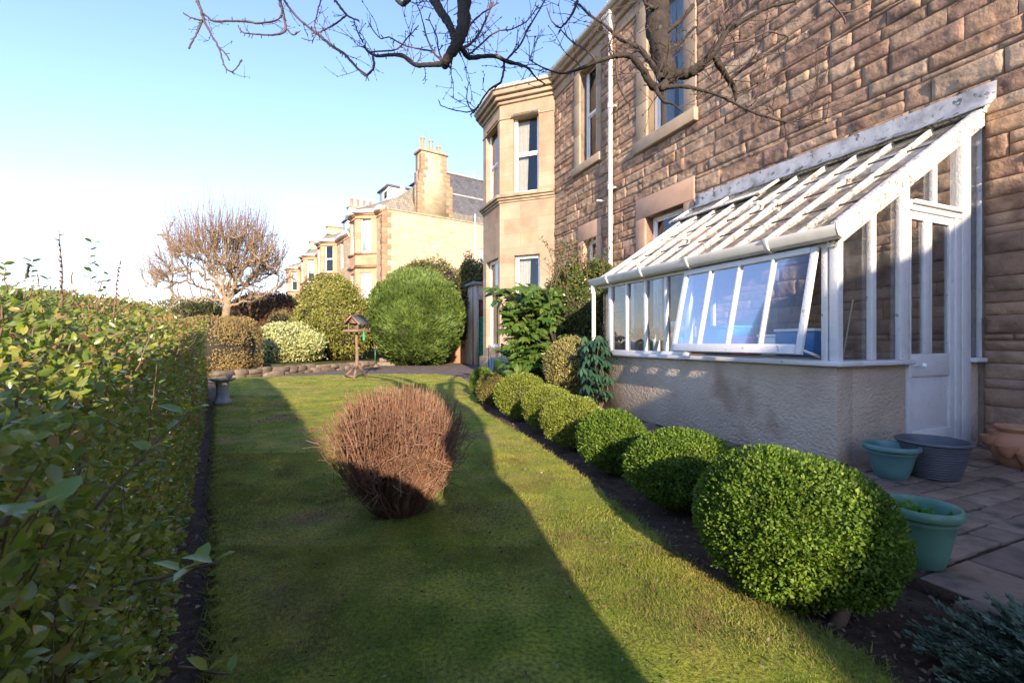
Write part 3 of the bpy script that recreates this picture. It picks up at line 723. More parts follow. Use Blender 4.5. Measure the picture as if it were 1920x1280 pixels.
def conservatory():
    G = empty('conservatory', (HC[0], HC[1], 0), 'white timber lean-to conservatory with peeling paint on a roughcast base against the stone wall', 'conservatory', rz=HA)
    LB = 3.46; SZ = .935          # length, sill level (top)
    f0 = ((0, 0), (0, LB)); FF = wframe(*f0)                      # front plane, x = along away, y outward
    E = frame((0, 0, 0), (1, 0, 0), (0, -1, 0))                  # end plane: x into house, y outward (towards the camera)
    ex_ = lambda x, y=600: hit(x, y, (0, 0), (WX, 0))
    fx_ = lambda x, y=600: hit(x, y, *f0)
    ezh = np.array([0, 0, 1.])
    zg = 1.985                     # top of the front frame
    slope = (3.42-2.02)/(WX)      # roof pitch
    rz_ = lambda a: 2.03+slope*a
    # base walls
    d0 = ex_(1707)[0]; d1 = ex_(1820)[0]
    mb = MB(); wf = frame((0, 0, 0), (1, 0, 0))
    for q_ in ((.03, .25, .03, LB), (.252, d0-.005, .03, .24), (d1+.01, WX+.01, .03, .24), (.252, WX-.02, LB-.22, LB-.001)):
        mb = MB(); mb.box(wf, *q_, -.02, SZ-.045); mb.build('base_wall', M_render, G, bevel=.015)
    fl = MB(); fl.box(wf, .252, WX-.03, .242, LB-.222, .0, .07); fl.build('floor', M_pave, G)
    # sill
    sl = MB(); sl.box(wf, -.05, .26, -.05, LB+.04, SZ-.043, SZ); sl.box(wf, .262, d0, -.05, .25, SZ-.043, SZ-.001); sl.box(wf, d1, WX-.015, -.05, .25, SZ-.043, SZ)
    sl.box(wf, .262, WX-.02, LB-.2, LB+.04, SZ-.043, SZ-.001)
    sl.build('sill', M_white, G, bevel=.008)
    # frame timbers
    fm = MB()
    top_end = lambda a: rz_(a)-.10
    def post_end(a0, a1, z0, dy0=-.01, dy1=-.055):
        P = [(a0, -dy1, z0), (a1, -dy1, z0), (a1, -dy0, z0), (a0, -dy0, z0), (a0, -dy1, top_end(a0)), (a1, -dy1, top_end(a1)), (a1, -dy0, top_end(a1)), (a0, -dy0, top_end(a0))]
        fm.hexa(P)
    fm.box(wf, .0, .075, .0, .068, SZ, zg+.03)                     # corner post
    fm.box(wf, .004, .08, .082, .138, SZ, zg)                      # second front post beside the sash
    for xa, xb in ((1637, 1646), (1691, 1709)): post_end(ex_(xa)[0], ex_(xb)[0], SZ)
    post_end(ex_(1805)[0], ex_(1821)[0], PZ+.0, 0., -.10)
    post_end(ex_(1846)[0], WX+.012, SZ)
    fm.box(wf, d0-.0, d0+.045, .012, .085, PZ, SZ)
    # door head / transom rail
    zl = ex_(1709, 383)[1]
    tr = MB(); a0, a1 = ex_(1709)[0], ex_(1805)[0]; fm.box(wf, a0+.001, a1-.001, .0, .09, zl-.045, zl+.05); fm.box(wf, a0+.01, a1-.01, -.03, .0, zl+.01, zl+.045)
    am = ex_(1757)[0]; post_end(am-.035, am+.03, zl+.052)
    # front head, rafter plate
    fm.box(wf, .004, .08, .140, LB, zg-.085, zg+.02)
    for x in (1142.5, 1173, 1208, 1246.5, 1287):
        s = fx_(x)[0]; s = min(s, LB-.035); w = .022 if x not in (1142.5, 1287) else .036
        fm.box(wf, .006, .07, s-w, s+w, SZ+.045, zg-.086)
    s_sash = fx_(1287)[0]
    fm.box(wf, .003, .075, s_sash+.0, LB, SZ+.002, SZ+.044)
    # far end wall: simple bars
    for a in (.6, 1.15, 1.7, 2.25):
        fm.hexa([(a-.03, LB-.08, SZ), (a+.03, LB-.08, SZ), (a+.03, LB-.01, SZ), (a-.03, LB-.01, SZ)]+[(x, y, rz_(x)-.08) for x, y in ((a-.03, LB-.08), (a+.03, LB-.08), (a+.03, LB-.01), (a-.03, LB-.01))])
    fm.build('frame', M_white, G, bevel=.004)
    # rake boards at both ends
    rk = MB()
    def rake(y0, y1, top, bot, a0=-.03, a1=WX-.01):
        rk.hexa([(a0, y0, rz_(a0)+bot), (a1, y0, rz_(a1)+bot), (a1, y1, rz_(a1)+bot), (a0, y1, rz_(a0)+bot), (a0, y0, rz_(a0)+top), (a1, y0, rz_(a1)+top), (a1, y1, rz_(a1)+top), (a0, y1, rz_(a0)+top)])
    rake(-.025, .07, .045, -.13); rake(-.06, .02, .085, .047, -.06, WX-.01); rk.build('rake_board', M_peel, G, bevel=.004); rk = MB(); rake(LB-.05, LB+.04, .04, -.10, 0)
    rk.build('rake_board', M_peel, G, bevel=.004)
    # end glazing
    gl = MB()
    def pane_end(a0, a1, z0, y=.05, ztop=None):
        t = (lambda a: rz_(a)-.11) if ztop is None else (lambda a: ztop)
        gl.add([(a0, y, z0), (a1, y, z0), (a1, y, t(a1)), (a0, y, t(a0))], [(0, 1, 2, 3)])
    P_ = [ex_(x)[0] for x in (1597, 1637, 1646, 1691)]
    pane_end(.085, P_[1], SZ); pane_end(P_[2], P_[3], SZ); pane_end(d1, ex_(1846)[0], SZ)
    pane_end(a0, am-.03, zl+.05); pane_end(am+.03, a1, zl+.05)
    gl.build('end_glazing', M_glass, G); gl = MB()
    gl.add([(0.3, LB-.05, SZ), (WX-.05, LB-.05, SZ), (WX-.05, LB-.05, rz_(WX)-.1), (.3, LB-.05, rz_(.3)-.1)], [(0, 1, 2, 3)])
    gl.build('end_glazing', M_glass, G)
    # front fixed glazing
    g2 = MB(); g2.add([(.04, s_sash, SZ+.04), (.04, LB-.04, SZ+.04), (.04, LB-.04, zg-.08), (.04, s_sash, zg-.08)], [(0, 3, 2, 1)]); g2.build('front_glazing', M_glass, G)
    # top-hung sash, pushed out at the foot
    sb = MB(); b0, b1 = .142, s_sash-.01; th = R(13); h = zg-.085-SZ-.02
    O = A3(-.004, 0, zg-.08); ey = A3(-math.cos(th), 0, -math.sin(th)) ; dn = A3(-math.sin(th), 0, -math.cos(th))   # dn: down along the sash
    fr = (O, A3(0, 1, 0), A3(-math.cos(th), 0, math.sin(th)), -dn)
    # frame in (y along, out, up) coordinates, z from -h to 0
    sb.box(fr, b0, b0+.055, 0, .035, -h, -.0); sb.box(fr, b1-.055, b1, 0, .035, -h, -.0)
    sb.box(fr, b0+.055, b1-.055, 0, .044, -.055, 0); sb.box(fr, b0+.055, b1-.055, 0, .05, -h, -h+.085)
    n = 4
    for k in range(1, n):
        c = b0+.03+(b1-b0-.06)*k/n; sb.box(fr, c-.014, c+.014, .004, .048, -h+.085, -.055)
    so = sb.build('opening_sash', M_white, G, bevel=.004)
    g3 = MB(); g3.add([fr[0]+fr[1]*b+fr[2]*.02+fr[3]*z for b, z in ((b0+.05, -h+.08), (b1-.05, -h+.08), (b1-.05, -.05), (b0+.05, -.05))], [(0, 1, 2, 3)])
    g3.build('pane', M_sashglass, so)
    st = MB(); st.bar(fr[0]+fr[1]*b0*1.02+fr[3]*(-h+.04), A3(.03, b0+.02, SZ+.03), .012, .02); st.build('stay', M_white, so)
    # gutter
    gp_ = [(-.02, zg-.035), (-.07, zg-.055), (-.12, zg-.035), (-.145, zg+.015), (-.15, zg+.055), (-.135, zg+.055), (-.125, zg+.02), (-.07, zg-.03), (-.03, zg-.02), (-.022, zg+.05), (-.008, zg+.05)]
    gt = MB(); gt.prism(wf, gp_, -.07, LB+.10)
    gt.prism(wf, [(-.02, zg-.035), (-.07, zg-.055), (-.12, zg-.035), (-.145, zg+.015), (-.15, zg+.055), (-.01, zg+.055)], -.085, -.071)
    go = gt.build('gutter', M_gutter, G, bevel=.003)
    jt = MB()
    for b in (.55, 1.55, 2.35, 3.1):
        jt.prism(wf, [(-.006, zg-.05), (-.07, zg-.07), (-.13, zg-.045), (-.16, zg+.01), (-.164, zg+.064), (-.10, zg+.06), (-.10, zg-.0), (-.03, zg-.03)], b-.02, b+.02)
        jt.build('gutter_bracket', M_gutter, go, bevel=.003); jt = MB()
    dp = MB(); c = A3(-.075, LB+.06, 0)
    dp.tube([c+A3(0, 0, zg-.03), c+A3(0, 0, zg-.16)], .045, 12); dp.tube([c+A3(0, 0, zg-.1), c+A3(0, 0, .50), c+A3(0.01, -.02, .42), c+A3(.02, -.10, .38)], .032, 12)
    dp.tube([c+A3(0, 0, .47), c+A3(0, 0, .56)], .040, 12)
    dp.build('downpipe', M_gutter, G, smooth=True, auto=True)
    # roof glass with lapped panes
    far = lambda a: LB+.02+a*.20      # far verge runs out a little towards the wall
    rg = MB(); rows = np.linspace(-.02, WX-.03, 5)
    for i in range(4):
        a_, b_ = rows[i]-.015, rows[i+1]+.015; up = .012 if i % 2 == 0 else .004; up2 = .012+.0035*i
        V = [(a_, -.02, rz_(a_)+.018+.004), (a_, far(a_), rz_(a_)+.022), (b_, far(b_), rz_(b_)+.010), (b_, -.02, rz_(b_)+.010)]
        rg.add(V, [(0, 3, 2, 1)])
    rg.build('roof_glass', M_roofglass, G)
    lp = MB()
    for i in (1, 2, 3):
        a_ = rows[i]; lp.bar((a_, 0, rz_(a_)+.019), (a_, far(a_), rz_(a_)+.019), .005, .003)
    lp.build('glass_lap', plain('grimy_lap', (.36, .32, .26), .8), G)
    # glazing bars, uneven and patched with flaking putty
    rb = MB(); nb = 10; dirv = unit(A3(1, 0, slope))
    for k in range(1, nb+1):
        y0 = LB*k/(nb+.35); y1 = y0+(far(WX)-LB-.02)*k/(nb); w = rng.uniform(.030, .042)
        P0_ = A3(-.03, y0, rz_(-.03)+.03); aend = WX-.05 if k not in (6, 7, 8) else WX-.3
        P1_ = A3(aend, y0+(y1-y0)*aend/WX, rz_(aend)+.03)
        rb.bar(P0_, P1_, w, .045, oz=-.005); rb.bar(P0_, P1_, .018, .06, oz=-.02)
        rb.bar(P0_+A3(0, 0, -.06), P1_+A3(0, 0, -.06), .035, .06)
        for _ in range(rng.integers(3, 6)):
            t = rng.uniform(0, .95); L_ = rng.uniform(.08, .35); a = P0_+(P1_-P0_)*t+A3(0, rng.normal(0, .012), .02)
            d = unit(P1_-P0_+A3(0, rng.normal(0, .05), rng.normal(0, .03))); rb.bar(a, a+d*L_, rng.uniform(.015, .04), rng.uniform(.004, .010))
        if k in (2, 4, 5, 7):
            a = P0_+(P1_-P0_)*rng.uniform(.35, .6); rb.box(frame(a, (1, 0, 0)), -.05, .06, -.035, .035, -.01, .035, jit=.008)
    rb.build('glazing_bar', M_peel, G, bevel=.003)
    # sunlit ridge batten, vent sash and lead flashing
    rv = MB(); z = rz_(WX-.03)
    rv.bar((WX-.06, -.04, z+.03), (WX-.06, far(WX)-.1, z+.03), .11, .05); rv.build('ridge_batten', M_peel, G, bevel=.004)
    vs = MB(); v0, v1 = 2.15, far(WX)-.03
    def rp(a, y, up): return A3(a, y, rz_(a)+up)
    for (a1_, y1_), (a2_, y2_) in (((WX-.55, v0), (WX-.12, v0)), ((WX-.55, v1), (WX-.12, v1)), ((WX-.52, v0), (WX-.52, v1)), ((WX-.12, v0), (WX-.12, v1)), ((WX-.53, (v0+v1)/2), (WX-.12, (v0+v1)/2))):
        vs.bar(rp(a1_, y1_, .085), rp(a2_, y2_, .085), .06, .035)
    vo = vs.build('roof_vent', M_peel, G, bevel=.003)
    vg = MB(); vg.add([rp(WX-.55, v0, .08), rp(WX-.12, v0, .08), rp(WX-.12, v1, .08), rp(WX-.55, v1, .08)], [(0, 1, 2, 3)]); vg.build('pane', M_roofglass, vo)
    lf = MB(); n = 40; ys = np.linspace(-.13, LB+.33, n)
    zf = 3.46
    V = []
    for k, y in enumerate(ys):
        w1 = .006*math.sin(k*1.7); 
        V += [(WX-.055+w1, y, zf+.23+w1), (WX-.07+w1, y, zf+.06), (WX-.17, y, zf-.025+w1)]
    lf.add(V, [(3*k+j, 3*k+j+1, 3*(k+1)+j+1, 3*(k+1)+j) for k in range(n-1) for j in range(2)])
    o = lf.build('lead_flashing', M_lead, G); sm = o.modifiers.new('thick', 'SOLIDIFY'); sm.thickness = .012; sm.offset = 0
    # door
    D = MB(); x0, x1 = d0+.048, ex_(1791)[0]; y0, y1 = .02, .062; z0, z1 = PZ+.01, zl-.05
    zr1 = ex_(1709, 664)[1]; zr2 = ex_(1709, 707)[1]; zb_ = ex_(1709, 811)[1]; zt_ = ex_(1709, 408)[1]
    wst = .035; wr = x1
    xr_ = ex_(1791)[0]; xin1 = ex_(1786)[0]; xm0, xm1 = ex_(1739)[0], ex_(1753)[0]
    D.box(wf, x0, x0+.012, y0, y1, z0, z1); D.box(wf, xin1, xr_+.03, y0, y1, z0, z1)
    D.box(wf, x0+.012, xin1, y0, y1, zt_, z1); D.box(wf, x0+.012, xin1, y0, y1, zr2, zr1-.0)
    D.box(wf, xm0, xm1, y0, y1-.005, zr1, zt_); D.box(wf, x0+.012, xin1, y0, y1, z0, zb_)
    D.box(wf, x0+.012, xin1, y0+.022, y1-.004, zb_, zr2)
    do = D.build('door', M_white, G, bevel=.004)
    g4 = MB(); g4.add([(x0, .045, zr1), (xin1, .045, zr1), (xin1, .045, zt_), (x0, .045, zt_)], [(0, 1, 2, 3)]); g4.build('pane', M_glass, do)
    kb = MB(); kx, kz = x0+.06, ex_(1716, 685)[1]
    kb.tube([(kx, .02, kz), (kx, -.03, kz)], .010, 10)
    a = np.linspace(-math.pi/2, math.pi/2, 9); pr = [(max(.001, .027*math.cos(t)), .027*math.sin(t)) for t in a]
    kk = MB(); kk.lathe(pr, seg=16); Vk = kk.v[0]; Vk = Vk[:, [0, 2, 1]]; Vk = Vk+A3(kx, -.05, kz); kb.add(Vk, [f[::-1] for f in kk.f])
    kb.build('door_knob', M_cleanwhite, do, smooth=True, auto=True)
    # frame jamb
    jm = MB(); jm.box(wf, xr_+.032, ex_(1805)[0]-.001, .005, .08, PZ, zl-.047); jm.build('door_jamb', M_white, G, bevel=.003)
    return LB, SZ, zg
LB, SZ, ZG = conservatory()
def hw(a, b, z=0.): p = HC+hn*a+hd*b; return A3(p[0], p[1], z)

# ------------------------------------------------------------------ things kept inside the conservatory
def inside_things():
    def tub(name, a, b, z, w, d, h, col, label, cat, lid=None, taper=.88):
        t = empty(name, hw(a, b, z), label, cat, rz=HA)
        mb = MB(); q = taper; 
        mb.hexa([(-w/2*q, -d/2*q, 0), (w/2*q, -d/2*q, 0), (w/2*q, d/2*q, 0), (-w/2*q, d/2*q, 0), (-w/2, -d/2, h), (w/2, -d/2, h), (w/2, d/2, h), (-w/2, d/2, h)])
        mb.build('body', plain(name+'_plastic', col, .35, vary=.06), t, bevel=.012)
        r = MB(); r.box(W, -w/2-.012, w/2+.012, -d/2-.012, d/2+.012, h, h+.03); r.build('lid' if lid else 'rim', plain(name+'_edge', lid or tuple(min(1, c*1.25) for c in col), .35), t, bevel=.008)
        return t
    # a slatted staging bench carries them
    t = empty('staging_bench', hw(.62, 1.7, .07), 'slatted wooden staging bench inside the conservatory behind the front glass', 'bench', rz=HA)
    mb = MB()
    for k in range(6): x = -.30+k*.11; mb.box(W, x, x+.085, -1.25, 1.45, .855, .880)
    mb.build('bench_top', plain('bench_wood', (.30, .22, .15), .8), t, bevel=.003)
    for x in (-.27, .3):
        for y in (-1.15, 0, 1.35):
            l = MB(); l.box(W, x-.025, x+.025, y-.025, y+.025, .001, .853); l.build('leg', M_white, t)
    z = .955
    tub('storage_box', .55, 1.62, z, .34, .42, .30, (.03, .28, .34), 'large teal lidded storage box behind the opening window', 'storage box', (.05, .36, .42))
    tub('blue_tub', .52, .62, z, .36, .40, .24, (.05, .16, .36), 'dark blue tub with white rim at the corner end of the bench', 'tub', (.6, .66, .7))
    tub('white_tub', .46, .93, z, .20, .20, .19, (.68, .70, .70), 'small white square tub behind the right panes of the opening window', 'tub', (.75, .77, .77))
    tub('pink_basin', .50, 1.28, z, .30, .26, .17, (.62, .12, .20), 'pink plastic basin behind the middle of the opening window', 'basin', (.7, .2, .28))
    tub('cream_canister', .50, 2.56, z, .14, .14, .17, (.60, .55, .38), 'cream square canister behind the fixed panes', 'canister')
    tub('white_carton', .50, 2.74, z, .11, .12, .15, (.72, .72, .70), 'white carton beside the cream canister on the bench', 'carton')
    tub('green_planter', .50, 2.93, z, .16, .18, .12, (.12, .22, .12), 'small green planter at the far end of the bench', 'planter')
    # turquoise cloth heap
    u = np.linspace(0, 2*math.pi, 26, endpoint=False); V = []; n = 26
    for i, h in enumerate(np.linspace(0, 1, 9)):
        for a in u:
            r = (.19*(1-h)**.55+.02)*(1+.22*math.sin(3*a+h*4)+.12*math.sin(7*a-h*6)); V.append((r*math.cos(a)*.7, r*math.sin(a), .30*h+.02*math.sin(5*a)*(1-h)))
    Fs = [(i*n+j, i*n+(j+1) % n, (i+1)*n+(j+1) % n, (i+1)*n+j) for i in range(8) for j in range(n)]
    m = MB(); m.add(V, Fs+[list(range(8*n, 9*n))]); o = m.build('bag', plain('turquoise_cloth', (.01, .30, .48), .6), smooth=True, loc=None); o.location = hw(.5, 2.28, z); tag(o, 'crumpled turquoise bag slumped behind the fixed panes', 'bag')
    o = None
    mb = MB(); mb.lathe([(.001, 0), (.05, 0), (.055, .03), (.05, .12), (.03, .14), (.028, .17), (.001, .172)], seg=20)
    o = mb.build('jar', plain('magenta_plastic', (.45, .03, .30), .4), smooth=True); o.location = hw(.40, 2.12, z); tag(o, 'magenta jar in front of the crumpled turquoise bag', 'jar')
    mb = MB(); mb.lathe([(.001, 0), (.045, 0), (.05, .02), (.05, .16), (.02, .20), (.018, .25), (.001, .252)], seg=20)
    o = mb.build('bottle', plain('white_plastic', (.8, .8, .78), .35), smooth=True); o.location = hw(.36, 2.62, z); tag(o, 'white plastic bottle standing by the cream canister', 'bottle')
    # potted plant at the far end
    t = empty('potted_plant', hw(.5, 3.10, z), 'leafy pot plant in the far front corner of the conservatory', 'potted plant')
    mb = MB(); mb.lathe([(.001, 0), (.05, 0), (.07, .12), (.078, .12), (.078, .14), (.06, .14), (.001, .12)], seg=24); mb.build('pot', M_terra, t, smooth=True, auto=True)
    n = 140; D = rand_dirs(n); D[:, 2] = np.abs(D[:, 2])+.3; D = unit(D)
    V, f, s = leaf_geo(D*rng.uniform(.02, .12, (n, 1))+A3(0, 0, .14), D, rand_dirs(n), rng.uniform(.08, .18, n), 'long')
    merge_leaves('foliage', [(V, f, s, 0)], [leafmat('houseplant_leaf', [(.04, .12, .03), (.08, .18, .04)])], t)
    # cane leaning at the end window
    mb = MB(); mb.tube([hw(.62, .35, .85), hw(.75, .32, 1.5)], .006, 6); o = mb.build('garden_cane', plain('pale_cane', (.6, .55, .42), .6), loc=hw(.62, .35, .85)); tag(o, 'thin pale cane leaning inside the end window', 'cane')
inside_things()

# ------------------------------------------------------------------ patio, edging
def patio():
    mb = MB(); fr = frame((HC[0], HC[1], 0), (hn[0], hn[1], 0), (hd[0], hd[1], 0))
    r = rng
    y = -1.25; row = 0
    # border of larger slabs
    def slab(x0, x1, y0, y1, zt):
        g = .004+r.uniform(0, .003); O, ex, ey, ez = fr
        j = lambda: r.normal(0, .004); t = r.normal(0, .0025, 4)
        P = [(x0+g+j(), y0+g+j()), (x1-g+j(), y0+g+j()), (x1-g+j(), y1-g+j()), (x0+g+j(), y1-g+j())]
        mb.hexa([O+ex*a+ey*b+ez*(-.02) for a, b in P]+[O+ex*a+ey*b+ez*(zt+t[k]) for k, (a, b) in enumerate(P)])
    x = -1.5
    while x < 2.6:
        w = r.uniform(.26, .42); slab(x, x+w, -1.62, -1.26, PZ-.004); x += w
    while y < 5.6:
        h = .155; x = -1.42-(row % 2)*.11+r.uniform(-.02, .02)
        while x < 3.4:
            w = .235
            inside = (x+w > 0.04 and x < WX and y > 0.0 and y < LB)
            if not inside and not (y > 2.2 and x < -.95) and not (x > WX-.05 and y > -5): slab(x, min(x+w, 3.4), y, y+h, PZ+r.normal(0, .0015))
            x += w
        y += h; row += 1
    o = mb.build('patio', M_pave, bevel=.004); structure(o)
    jb = MB(); jb.box(fr, -1.5, 3.4, -1.6, 2.2, -.03, PZ-.014); jb.box(fr, -1.0, 3.4, 2.2, 5.6, -.031, PZ-.014); structure(jb.build('patio_joint_sand', M_soil))
    # rough edging stones
    for k, (a, b, w, d) in enumerate(((-1.60, -1.55, .13, .22), (-1.53, -1.76, .22, .14), (-1.28, -1.74, .24, .13))):
        n1, n2 = 14, 10
        V = []
        for i in range(n1):
            th = math.pi*i/(n1-1)
            for j in range(18):
                ph = 2*math.pi*j/18; v = A3(math.sin(th)*math.cos(ph), math.sin(th)*math.sin(ph), math.cos(th)); v = np.sign(v)*np.abs(v)**.6
                V.append(v)
        V = np.array(V); V *= (1+.16*fbm(V+k*9, 3, 2.2))[:, None]; V *= A3(w*.5, d*.5, .055)
        Fs = [(i*18+j, (i+1)*18+j, (i+1)*18+(j+1) % 18, i*18+(j+1) % 18) for i in range(n1-1) for j in range(18)]
        m = MB(); m.add(V, Fs); o = m.build('edging_stone', M_rubble if k else M_pave, smooth=True); o.location = hw(a, b, .03); o.rotation_euler = (0, 0, HA+.1*k)
        tag(o, ['low dark edging stone half hidden under the large box bush', 'pale rough edging stone between the soil and the patio corner', 'cracked pale edging stone nearest the blue-green juniper'][k], 'edging stone', 'rough stones edging the patio')
patio()
def crumbs():
    n = 700; a = rng.uniform(-1.4, 3.2, n); b = rng.uniform(-1.6, 0, n)-rng.uniform(0, .0, n); P = np.stack([HC[0]+hn[0]*a+hd[0]*b, HC[1]+hn[1]*a+hd[1]*b, np.full(n, PZ+.003)], 1)
    D = rng.normal(0, 1, (n, 3)); D[:, 2] *= .2
    V, f, s = leaf_geo(P, D, rng.normal(0, .2, (n, 3))+A3(0, 0, 1), rng.uniform(.004, .016, n), 'fold', wid=rng.uniform(.4, 1.5, n))
    tag(merge_leaves('patio_crumbs', [(V, f, s, 0)], [leafmat('pale_crumb', [(.30, .27, .22), (.10, .07, .05), (.20, .15, .10), (.12, .14, .04), (.45, .42, .36)], .8, .05)]), 'pale grit and leaf crumbs scattered over the brick paving', 'leaf litter', kind='stuff')
crumbs()

def pots():
    def ringpot(name, x, y, dia, h, mat, label, prof, seg=56, extra=None):
        p = gp(x, y, PZ); t = empty(name, (p[0], p[1], PZ), label, 'plant pot')
        mb = MB(); mb.lathe([(r_*dia/2, z*h) for r_, z in prof], seg=seg); mb.build('pot', mat, t, smooth=True, auto=True)
        sl = MB(); sl.lathe([(.001, h*.72), (dia/2*.80, h*.72)], seg=32); sl.build('compost', M_soil, t)
        return t, p
    bell = [(.001, 0), (.52, 0), (.56, .03), (.66, .25), (.76, .55), (.84, .74), (.87, .76), (.87, .80), (.90, .83), (.93, .84), (.98, .86), (1.0, .90), (.99, .96), (.95, 1.0), (.90, 1.0), (.87, .97), (.85, .9), (.80, .70), (.78, .6)]
    teal = plain('teal_plastic', (.085, .19, .175), .4, vary=.25, nscale=5)
    green = plain('sage_green_plastic', (.085, .20, .14), .42, vary=.2, nscale=5, dirt=((.20, .30, .22), 7, .66))
    ringpot('plant_pot', 1671, 893, .365, .25, teal, 'teal plastic pot with rolled rim beside the grey ribbed pot', bell)
    ribs = [(.001, 0), (.60, 0)]
    for k in range(13):
        z = .03+k*.068; r_ = .62+.33*(z)**.8; ribs += [(r_, z), (r_+.018, z+.017), (r_+.018, z+.040), (r_-.004, z+.055)]
    ribs += [(.96, .92), (1.0, .935), (1.01, .965), (.99, 1.0), (.93, 1.0), (.90, .96), (.85, .7)]
    ringpot('ribbed_pot', 1750, 893, .465, .285, plain('dark_grey_plastic', (.085, .088, .10), .5, vary=.15), 'large dark grey ribbed pot in front of the conservatory door', ribs)
    t, p = ringpot('plant_pot', 1726, 1054, .315, .275, green, 'green plastic pot with young leafy plants beside the large box bush', bell)
    n = 70; P = rng.normal(0, .04, (n, 3)); P[:, 0] -= .05; P[:, 2] = .20; D = rng.normal(0, .35, (n, 3)); D[:, 2] = 1
    V, f, s = leaf_geo(P, D, rand_dirs(n)*.8+A3(0, -1, 0), rng.uniform(.04, .10, n), 'fold', wid=.9)
    merge_leaves('foliage', [(V, f, s, 0)], [leafmat('young_leaf', [(.05, .17, .02), (.09, .24, .03), (.07, .20, .03)])], t)
    # terracotta strawberry pots by the wall
    for k, (x, y, dia, h, lab) in enumerate(((1912, 873, .38, .33, 'large terracotta strawberry pot with side pockets at the right edge'), (1874, 845, .17, .20, 'small terracotta pot tucked against the house wall'))):
        p = gp(x, y, PZ); t = empty('strawberry_pot' if k == 0 else 'terracotta_pot', (p[0], p[1], PZ), lab, 'plant pot')
        mb = MB()
        if k == 0: pr = [(.001, 0), (.62, 0), (.80, .14), (.98, .42), (.98, .62), (.80, .80), (.70, .86), (.80, .92), (.84, .96), (.82, 1), (.72, 1), (.64, .9), (.8, .6)]
        else: pr = [(.001, 0), (.68, 0), (.86, .72), (.98, .74), (1., .98), (.96, 1.0), (.84, 1.0), (.8, .8)]
        mb.lathe([(r_*dia/2, z*h) for r_, z in pr], seg=40); mb.build('pot', M_terra, t, smooth=True, auto=True)
        if k == 0:
            for a, z in ((200, .45), (255, .60), (300, .42), (150, .62), (235, .30)):
                c = A3(math.cos(R(a))*dia/2*.93, math.sin(R(a))*dia/2*.93, z*h)
                q = MB(); q.lathe([(.005, -.075), (.03, -.06), (.058, -.01), (.066, .02), (.070, .032), (.062, .034), (.05, .01), (.01, -.02)], c=c, seg=24)
                q.build('pocket', M_terra, t, smooth=True, auto=True)
pots()

# ------------------------------------------------------------------ clipped box balls
def ellipsoid_core(c, r, seed, k=.86):
    V = []; n1, n2 = 24, 32
    th = np.linspace(0, math.pi, n1); ph = np.linspace(0, 2*math.pi, n2, endpoint=False)
    T, Pn = np.meshgrid(th, ph, indexing='ij')
    D = np.stack([np.sin(T)*np.cos(Pn), np.sin(T)*np.sin(Pn), np.cos(T)], -1).reshape(-1, 3)
    V = D*r*k*(1+.10*fbm(D*1.7+seed, 3, 2))[:, None]+c
    i, j = np.meshgrid(np.arange(n1-1), np.arange(n2), indexing='ij'); a = (i*n2+j); b = (i*n2+(j+1) % n2)
    Fq = np.stack([a, a+n2, b+n2, b], -1).reshape(-1, 4)
    return V, Fq.ravel(), np.full(len(Fq), 4)
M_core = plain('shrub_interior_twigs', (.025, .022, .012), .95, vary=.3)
def bush(name, c, r, n, leaf, mats, seed, lump=.10, kind='diamond', up=.3, sq=1., core=.84, depth=.12, wid=1., fr=2.2, spiky=0., parent=None, front_only=False, partname='foliage', zmin=.0):
    """leaf shell over a lumpy ellipsoid; returns the foliage arrays"""
    c = np.asarray(c, float); r = np.asarray(r, float)
    D = rand_dirs(int(n*1.0))
    if sq != 1.: D = np.sign(D)*np.abs(D)**sq; 
    rad = 1+lump*fbm(unit(D)*fr+seed, 3, 1.5)+lump*.6*fbm(unit(D)*fr*3+seed, 2, 1.5)
    dd = np.abs(rng.normal(0, depth, len(D)))
    P = D*r*(rad*(1-dd))[:, None]
    P += rng.normal(0, leaf*.35, P.shape)
    nrm = unit(unit(D/r)+rng.normal(0, .55, P.shape))
    dirv = unit(D/r)*.55+rng.normal(0, .75, P.shape)+A3(0, 0, up)
    P = P+c; k = P[:, 2] > zmin; P, nrm, dirv = P[k], nrm[k], dirv[k]
    V, f, s = leaf_geo(P, dirv, nrm, leaf*rng.uniform(.65, 1.25, len(P)), kind, wid)
    parts = [(V, f, s, 0)]
    if core:
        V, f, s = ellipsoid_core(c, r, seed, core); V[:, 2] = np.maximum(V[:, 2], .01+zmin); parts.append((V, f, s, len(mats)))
    return parts
def shrub(name, label, cat, parts, mats, base, group=None, stems=None, twig_mat=None):
    t = empty(name, base, label, cat, group=group)
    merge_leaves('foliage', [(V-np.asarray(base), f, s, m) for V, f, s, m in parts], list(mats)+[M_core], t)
    if stems: many_tubes('stems', [(np.asarray(P)-np.asarray(base), r) for P, r in stems], twig_mat or M_stalk, 6, t)
    return t
def stem_fan(c, r, n, h0=0., rad=.012):
    out = []
    for _ in range(n):
        d = rng.normal(0, 1, 2); d /= np.linalg.norm(d)+.3
        p0 = A3(c[0]+d[0]*.03, c[1]+d[1]*.03, h0); p2 = A3(c[0]+d[0]*r[0]*.6, c[1]+d[1]*r[1]*.6, c[2]+r[2]*.2); p1 = (p0+p2)/2+A3(0, 0, -.0)+rng.normal(0, .02, 3)
        out.append((np.array([p0, p1, p2]), np.array([rad, rad*.8, rad*.4])))
    return out
BOX = leafmat('box_leaf', [(.055, .13, .014), (.10, .19, .02), (.15, .24, .03), (.08, .165, .018), (.21, .27, .045), (.12, .21, .024), (.06, .10, .015)], .5, .30, nscale=9, vary=.4, spec=.25)
BOXY = leafmat('yellow_box_leaf', [(.13, .18, .02), (.20, .25, .03), (.26, .29, .045), (.16, .21, .025), (.30, .30, .07)], .42, .3, nscale=6, vary=.25)
